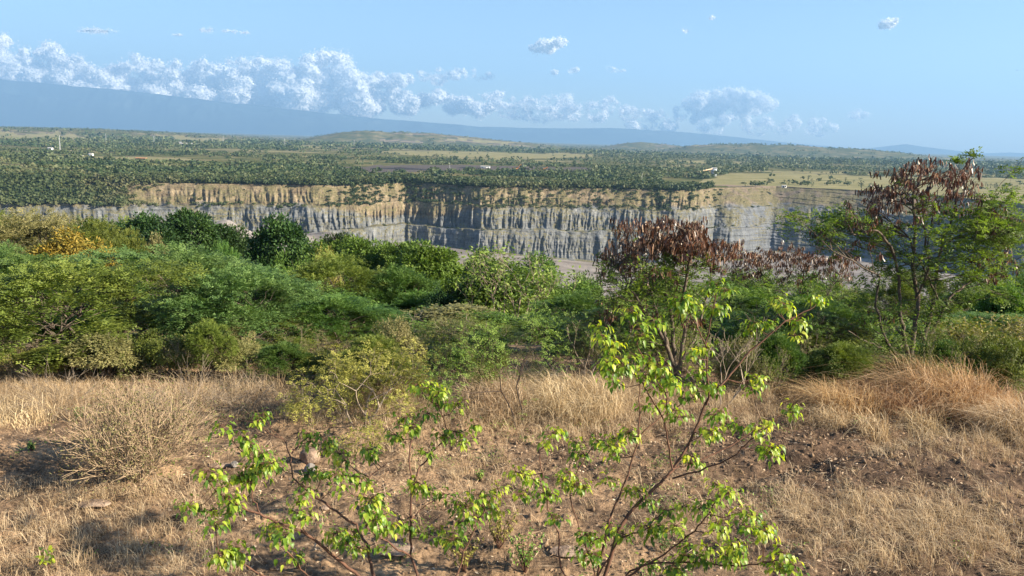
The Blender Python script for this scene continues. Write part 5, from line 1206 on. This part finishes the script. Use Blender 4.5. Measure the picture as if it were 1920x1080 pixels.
mb = MB(); tube(mb, [(7, -1, 0), (8, 0, 4)], [.25, .2], 4); tube(mb, [(9, 1, 0), (8, 0, 4)], [.25, .2], 4); link('frame', mb.mesh('stack_frame'), ORNG, o)
# coal heaps
COALM = noise_mat('coal', [(.3, (.015, .015, .017)), (.7, (.055, .05, .052))], scale=.8, bump=.6, dist=.4)
def heap(px, py, w_, d_, h_, m, label, seed, name='coal_heap', z=None, pos=None):
    b = onplain(px, py) if pos is None else np.array(pos); n = 40; mb = MB(); u = np.linspace(-1, 1, n); XX, YY = np.meshgrid(u, u)
    r = np.hypot(XX, YY); hh = np.clip(1-r*(1+.12*vnoise(np.arctan2(YY, XX)*2, 0*XX, seed=seed)), -.05, 1)**.9 if False else np.clip(1-r*(1+.14*vnoise(XX*3, YY*3, seed=seed)), -.06, 1)
    Z = hh*h_*(1+.15*vnoise(XX*5, YY*5, seed=seed+1)); i = np.arange(n-1)[:, None]*n; j = np.arange(n-1)[None]; F = np.stack([i+j, i+j+1, i+n+j+1, i+n+j], -1).reshape(-1, 4)
    mb.add(np.stack([XX*w_/2, YY*d_/2, Z], -1).reshape(-1, 3), F); o = link(name, mb.mesh(name, True), m); o.location = b; tag(o, label, 'heap'); return o
heap(760, 318, 110, 30, 3.5, COALM, 'long low black coal heap at the left of the stockyard', 1)
heap(880, 317, 60, 24, 4.5, COALM, 'peaked black coal heap behind the white site building', 2)
heap(1060, 323, 75, 26, 4, COALM, 'black coal heap right of the orange stacker', 3)
heap(650, 319, 60, 24, 2.5, COALM, 'lowest grey black coal heap at the far left of the stockyard', 4)
# soaring birds
def bird(px, py, Y, label, s=1.0):
    p = at(px, py, Y); mb = MB()
    tube(mb, [(-.28, 0, 0), (-.1, 0, .0), (.12, 0, .01), (.3, 0, 0)], [.02, .07, .07, .015], 6)
    for sg in (-1, 1): mb.add([(.1, sg*.05, .02), (-.12, sg*.05, .02), (-.1, sg*.4, .12), (.1, sg*.42, .13), (-.08, sg*.85, .05), (-.0, sg*.88, .05)], [(0, 1, 2, 3), (3, 2, 4, 5)])
    mb.add([(-.26, 0, 0), (-.45, .1, 0), (-.45, -.1, 0)], [(0, 1, 2)])
    o = link('bird', mb.mesh('bird'), plain_mat('dark_feathers', (.03, .028, .028))); o.location = p; o.scale = (s, s, s); o.rotation_euler = (.2, .1, 1.2); tag(o, label, 'bird')
bird(1311, 181, 420, 'dark soaring bird below the small cloud right of centre', 1.1)
bird(1907, 132, 420, 'dark soaring bird near the right edge of the sky', 1.1)

# ------------------------------------------------------------------ clouds (beyond the mountains)
def cloud_mat(name, lo, hi):
    m, t = mat(name)
    d = nd(t, 'ShaderNodeBsdfDiffuse'); d.inputs[0].default_value = (.95, .95, .95, 1)
    tr = nd(t, 'ShaderNodeBsdfTransparent'); g = nd(t, 'ShaderNodeNewGeometry')
    n = nd(t, 'ShaderNodeTexNoise'); n.inputs['Scale'].default_value = .0022; n.inputs['Detail'].default_value = 7; n.inputs['Roughness'].default_value = .65
    t.links.new(g.outputs['Position'], n.inputs['Vector'])
    mr = nd(t, 'ShaderNodeMapRange'); t.links.new(n.outputs['Fac'], mr.inputs[0]); mr.inputs[1].default_value = lo; mr.inputs[2].default_value = hi
    tl = nd(t, 'ShaderNodeBsdfTranslucent'); tl.inputs[0].default_value = (.9, .9, .92, 1)
    ms0 = nd(t, 'ShaderNodeMixShader'); ms0.inputs[0].default_value = .3; t.links.new(d.outputs[0], ms0.inputs[1]); t.links.new(tl.outputs[0], ms0.inputs[2])
    ms = nd(t, 'ShaderNodeMixShader'); t.links.new(mr.outputs[0], ms.inputs[0]); t.links.new(tr.outputs[0], ms.inputs[1]); t.links.new(ms0.outputs[0], ms.inputs[2])
    o = nd(t, 'ShaderNodeOutputMaterial'); t.links.new(ms.outputs[0], o.inputs[0]); return m
CL = cloud_mat('cumulus', .35, .50); CW = cloud_mat('thin_cloud', .45, .66); CS = cloud_mat('soft_cloud', .36, .62)
import bmesh
_bm = bmesh.new(); bmesh.ops.create_icosphere(_bm, subdivisions=4, radius=1); SV = np.array([v.co[:] for v in _bm.verts]); SF = np.array([[v.index for v in f.verts] for f in _bm.faces]); _bm.free()
YCL = 29500.
def cloud(puffs, label, seed, m=None, flat=False, kind=None):
    g = rng(seed); mb = MB(); rs = []
    for (px, py, r) in puffs:
        Yc = YCL+g.uniform(0, 1800); c = at(px, py, Yc); R_ = r/FPX*Yc; rs.append(R_)
        sc_ = np.array([1.15, .9, .85]) if not flat else np.array([1.8, .9, .35])
        mb.add(SV*R_*sc_+c, SF)
        for q in range(5):                       # smaller billows on each lump
            v = rdir(g, 1)[0]; v[2] = abs(v[2])*.9-.15; k = g.uniform(.32, .55); mb.add(SV*R_*k*sc_+c+v*R_*sc_*.85, SF)
    src = mb.mesh('cloud_source'); tmp = bpy.data.objects.new('cloud_source', src); sc.collection.objects.link(tmp)
    md = tmp.modifiers.new('r', 'REMESH'); md.mode = 'VOXEL'; md.voxel_size = max(26., float(np.median(rs))*.11)
    dg = bpy.context.evaluated_depsgraph_get(); me = bpy.data.meshes.new_from_object(tmp.evaluated_get(dg)); bpy.data.objects.remove(tmp); bpy.data.meshes.remove(src)
    n = len(me.vertices); V = np.empty(n*3, np.float32); me.vertices.foreach_get('co', V); V = V.reshape(-1, 3).astype(float)
    N = np.empty(n*3, np.float32); me.vertices.foreach_get('normal', N); N = N.reshape(-1, 3)
    R_ = float(np.median(rs))
    bl = lambda f, sd: 1-np.abs(vnoise(V[:, 0]/f, V[:, 1]/f, V[:, 2]/f, seed=sd))*2
    d = R_*(.30*fbm(V[:, 0]/R_*1.1, V[:, 1]/R_*1.1, V[:, 2]/R_*1.1, seed=seed)-.14*bl(R_*.45, seed+1)-.08*bl(R_*.2, seed+2)-.04*bl(R_*.1, seed+5))
    V = V+N*d[:, None]; me.vertices.foreach_set('co', V.astype(np.float32).ravel()); me.update()
    # ragged wisps torn off the surface, thinning outwards
    nF = int(min(26000, n*.7)); k = g.integers(0, n, nF); fo = MB(); off = np.abs(g.normal(0, 1, nF))**1.4*R_*.17
    tri = np.array([f.vertices[:] for f in me.polygons]) if False else None
    lp = np.empty(len(me.loops), np.int32); me.loops.foreach_get('vertex_index', lp); ls = np.empty(len(me.polygons), np.int32); me.polygons.foreach_get('loop_start', ls); lt = np.empty(len(me.polygons), np.int32); me.polygons.foreach_get('loop_total', lt)
    q4 = lp[ls[lt == 4][:, None]+np.arange(4)]; q3 = lp[ls[lt == 3][:, None]+np.arange(3)]
    if len(q4): fo.add(V, q4)
    if len(q3) and len(q4): fo.f.append(q3.astype(int)); fo.mi.append(np.zeros(len(q3), int))
    kites(fo, V[k]+N[k]*off[:, None]+g.normal(size=(nF, 3))*R_*.04, rdir(g, nF), N[k]+rdir(g, nF)*.5, g.uniform(30, 75, nF), g.uniform(25, 60, nF))
    me0 = me; me = fo.mesh('cloud'); bpy.data.meshes.remove(me0); me.polygons.foreach_set('use_smooth', np.ones(len(me.polygons), bool)); me.update()
    me.name = 'cloud'; me.materials.clear(); o = link('cloud', me, m or CL); tag(o, label, 'cloud', kind=kind); return o
def bank(g, x0, x1, ytop, ybot, r0, r1, n):
    P = []
    for _ in range(n):
        x = g.uniform(x0, x1); t = g.uniform(0, 1); yt = ytop(x); r = (r0+(r1-r0)*t)*1.3
        P.append((x, yt+r+(ybot(x)-yt)*t*.9, r*g.uniform(.8, 1.2)))
    return P
gc = rng(70)
I = lambda xs, ys: (lambda x: float(np.interp(x, xs, ys)))
cloud(bank(gc, -60, 70, I([-60, 0, 40, 70], [60, 58, 82, 100]), I([0, 1], [142, 142]), 7, 22, 34), 'white towering cloud at the left edge above the mountains', 71)
cloud(bank(gc, 70, 160, I([70, 100, 118, 160], [98, 62, 78, 118]), I([0, 1], [148, 148]), 6, 17, 30), 'tall white cloud tower second from the left', 72)
cloud(bank(gc, 150, 300, I([150, 200, 262, 300], [120, 118, 96, 112]), I([150, 300], [160, 168]), 6, 20, 40), 'bumpy white cloud between the left towers and the middle bank', 73)
cloud(bank(gc, 290, 470, I([290, 345, 400, 470], [108, 102, 112, 105]), I([290, 470], [166, 172]), 6, 20, 48), 'long white cloud bank left of the middle', 74)
cloud(bank(gc, 460, 560, I([460, 520, 555, 570], [108, 106, 114, 130]), I([460, 560], [172, 176]), 6, 22, 40), 'rounded bright cloud left of the tallest cloud', 75)
cloud(bank(gc, 560, 680, I([560, 590, 622, 660, 680], [110, 95, 86, 104, 130]), I([560, 680], [180, 182]), 7, 22, 50), 'tallest bright cumulus cloud left of centre', 76)
cloud(bank(gc, 690, 770, I([690, 720, 770], [134, 130, 138]), I([690, 770], [150, 152]), 4, 9, 16), 'small puff row right of the tallest cumulus', 77)
cloud(bank(gc, 670, 940, I([670, 780, 940], [165, 160, 170]), I([670, 940], [190, 200]), 5, 11, 44), 'ragged low cloud band below the small puff row', 78)
cloud(bank(gc, 780, 930, I([780, 850, 930], [128, 124, 130]), I([780, 930], [142, 142]), 3, 8, 18), 'thin hazy cloud above the ragged low band', 79, CW)
cloud(bank(gc, 930, 1180, I([930, 1050, 1180], [176, 172, 184]), I([930, 1180], [205, 210]), 5, 12, 46), 'pale broken cloud band right of centre', 80, CW)
cloud([(1008, 90, 9), (1022, 86, 12), (1035, 84, 12), (1048, 80, 9), (1030, 92, 9), (1057, 76, 5), (998, 90, 5), (1015, 82, 8)], 'single small bright cloud high at the centre', 81)
cloud(bank(gc, 1275, 1440, I([1275, 1325, 1365, 1440], [188, 160, 160, 172]), I([1275, 1440], [196, 186]), 5, 13, 36), 'wide soft cloud right of centre with a grey base', 82, CS)
cloud(bank(gc, 1180, 1560, I([1180, 1300, 1480, 1560], [196, 200, 205, 222]), I([1180, 1560], [232, 236]), 4, 10, 56), 'low pale cloud streaks above the right hand hills', 83, CW, kind='stuff')
cloud([(1655, 48, 6), (1664, 45, 9), (1674, 42, 7), (1680, 38, 4)], 'tiny bright cloud high on the right', 84)
cloud([(1145, 130, 7), (1155, 132, 5), (1168, 133, 4)], 'tiny cloud puff right of the centre cloud, lower', 85, CW)
cloud([(1073, 133, 6), (1080, 131, 5), (1040, 136, 5)], 'tiny faint puff below the single bright cloud', 86, CW)
cloud([(162, 58, 9), (180, 58, 11), (198, 60, 9)], 'small flat cloud high on the left', 87, CW, True)
cloud([(1602, 216, 9), (1612, 214, 10), (1620, 218, 8)], 'small faint cloud low on the right', 88, CW)
cloud([(1286, 56, 5), (1292, 60, 4)], 'faint wisp high right of centre, lower of two', 89, CW)
cloud([(1333, 33, 5)], 'tiny faint wisp high right of centre, upper of two', 92, CW)
cloud([(390, 57, 8), (430, 59, 8), (460, 61, 5), (332, 65, 4)], 'thin faint streak high left of centre', 90, CW, True)
cloud([(410, 153, 9), (418, 150, 8), (425, 156, 7)], 'small bright puff in front of the mountain', 91)
#@@END2
# ------------------------------------------------------------------ haze
def build_haze():
    m, t = mat('haze')
    v = nd(t, 'ShaderNodeVolumePrincipled'); v.inputs['Density'].default_value = 6.2e-5
    v.inputs['Color'].default_value = (.33, .60, .98, 1); v.inputs['Anisotropy'].default_value = .1
    o = nd(t, 'ShaderNodeOutputMaterial'); t.links.new(v.outputs[0], o.inputs['Volume'])
    x, y0, y1, z0, z1 = 27000, -600, 27900, -90, 2350
    V = [(-x, y0, z0), (x, y0, z0), (x, y1, z0), (-x, y1, z0), (-x, y0, z1), (x, y0, z1), (x, y1, z1), (-x, y1, z1)]
    F = [(0, 3, 2, 1), (4, 5, 6, 7), (0, 1, 5, 4), (1, 2, 6, 5), (2, 3, 7, 6), (3, 0, 4, 7)]
    mb = MB(); mb.add(V, F); o = link('haze', mb.mesh('haze'), m); tag(o, kind='stuff')
build_haze()
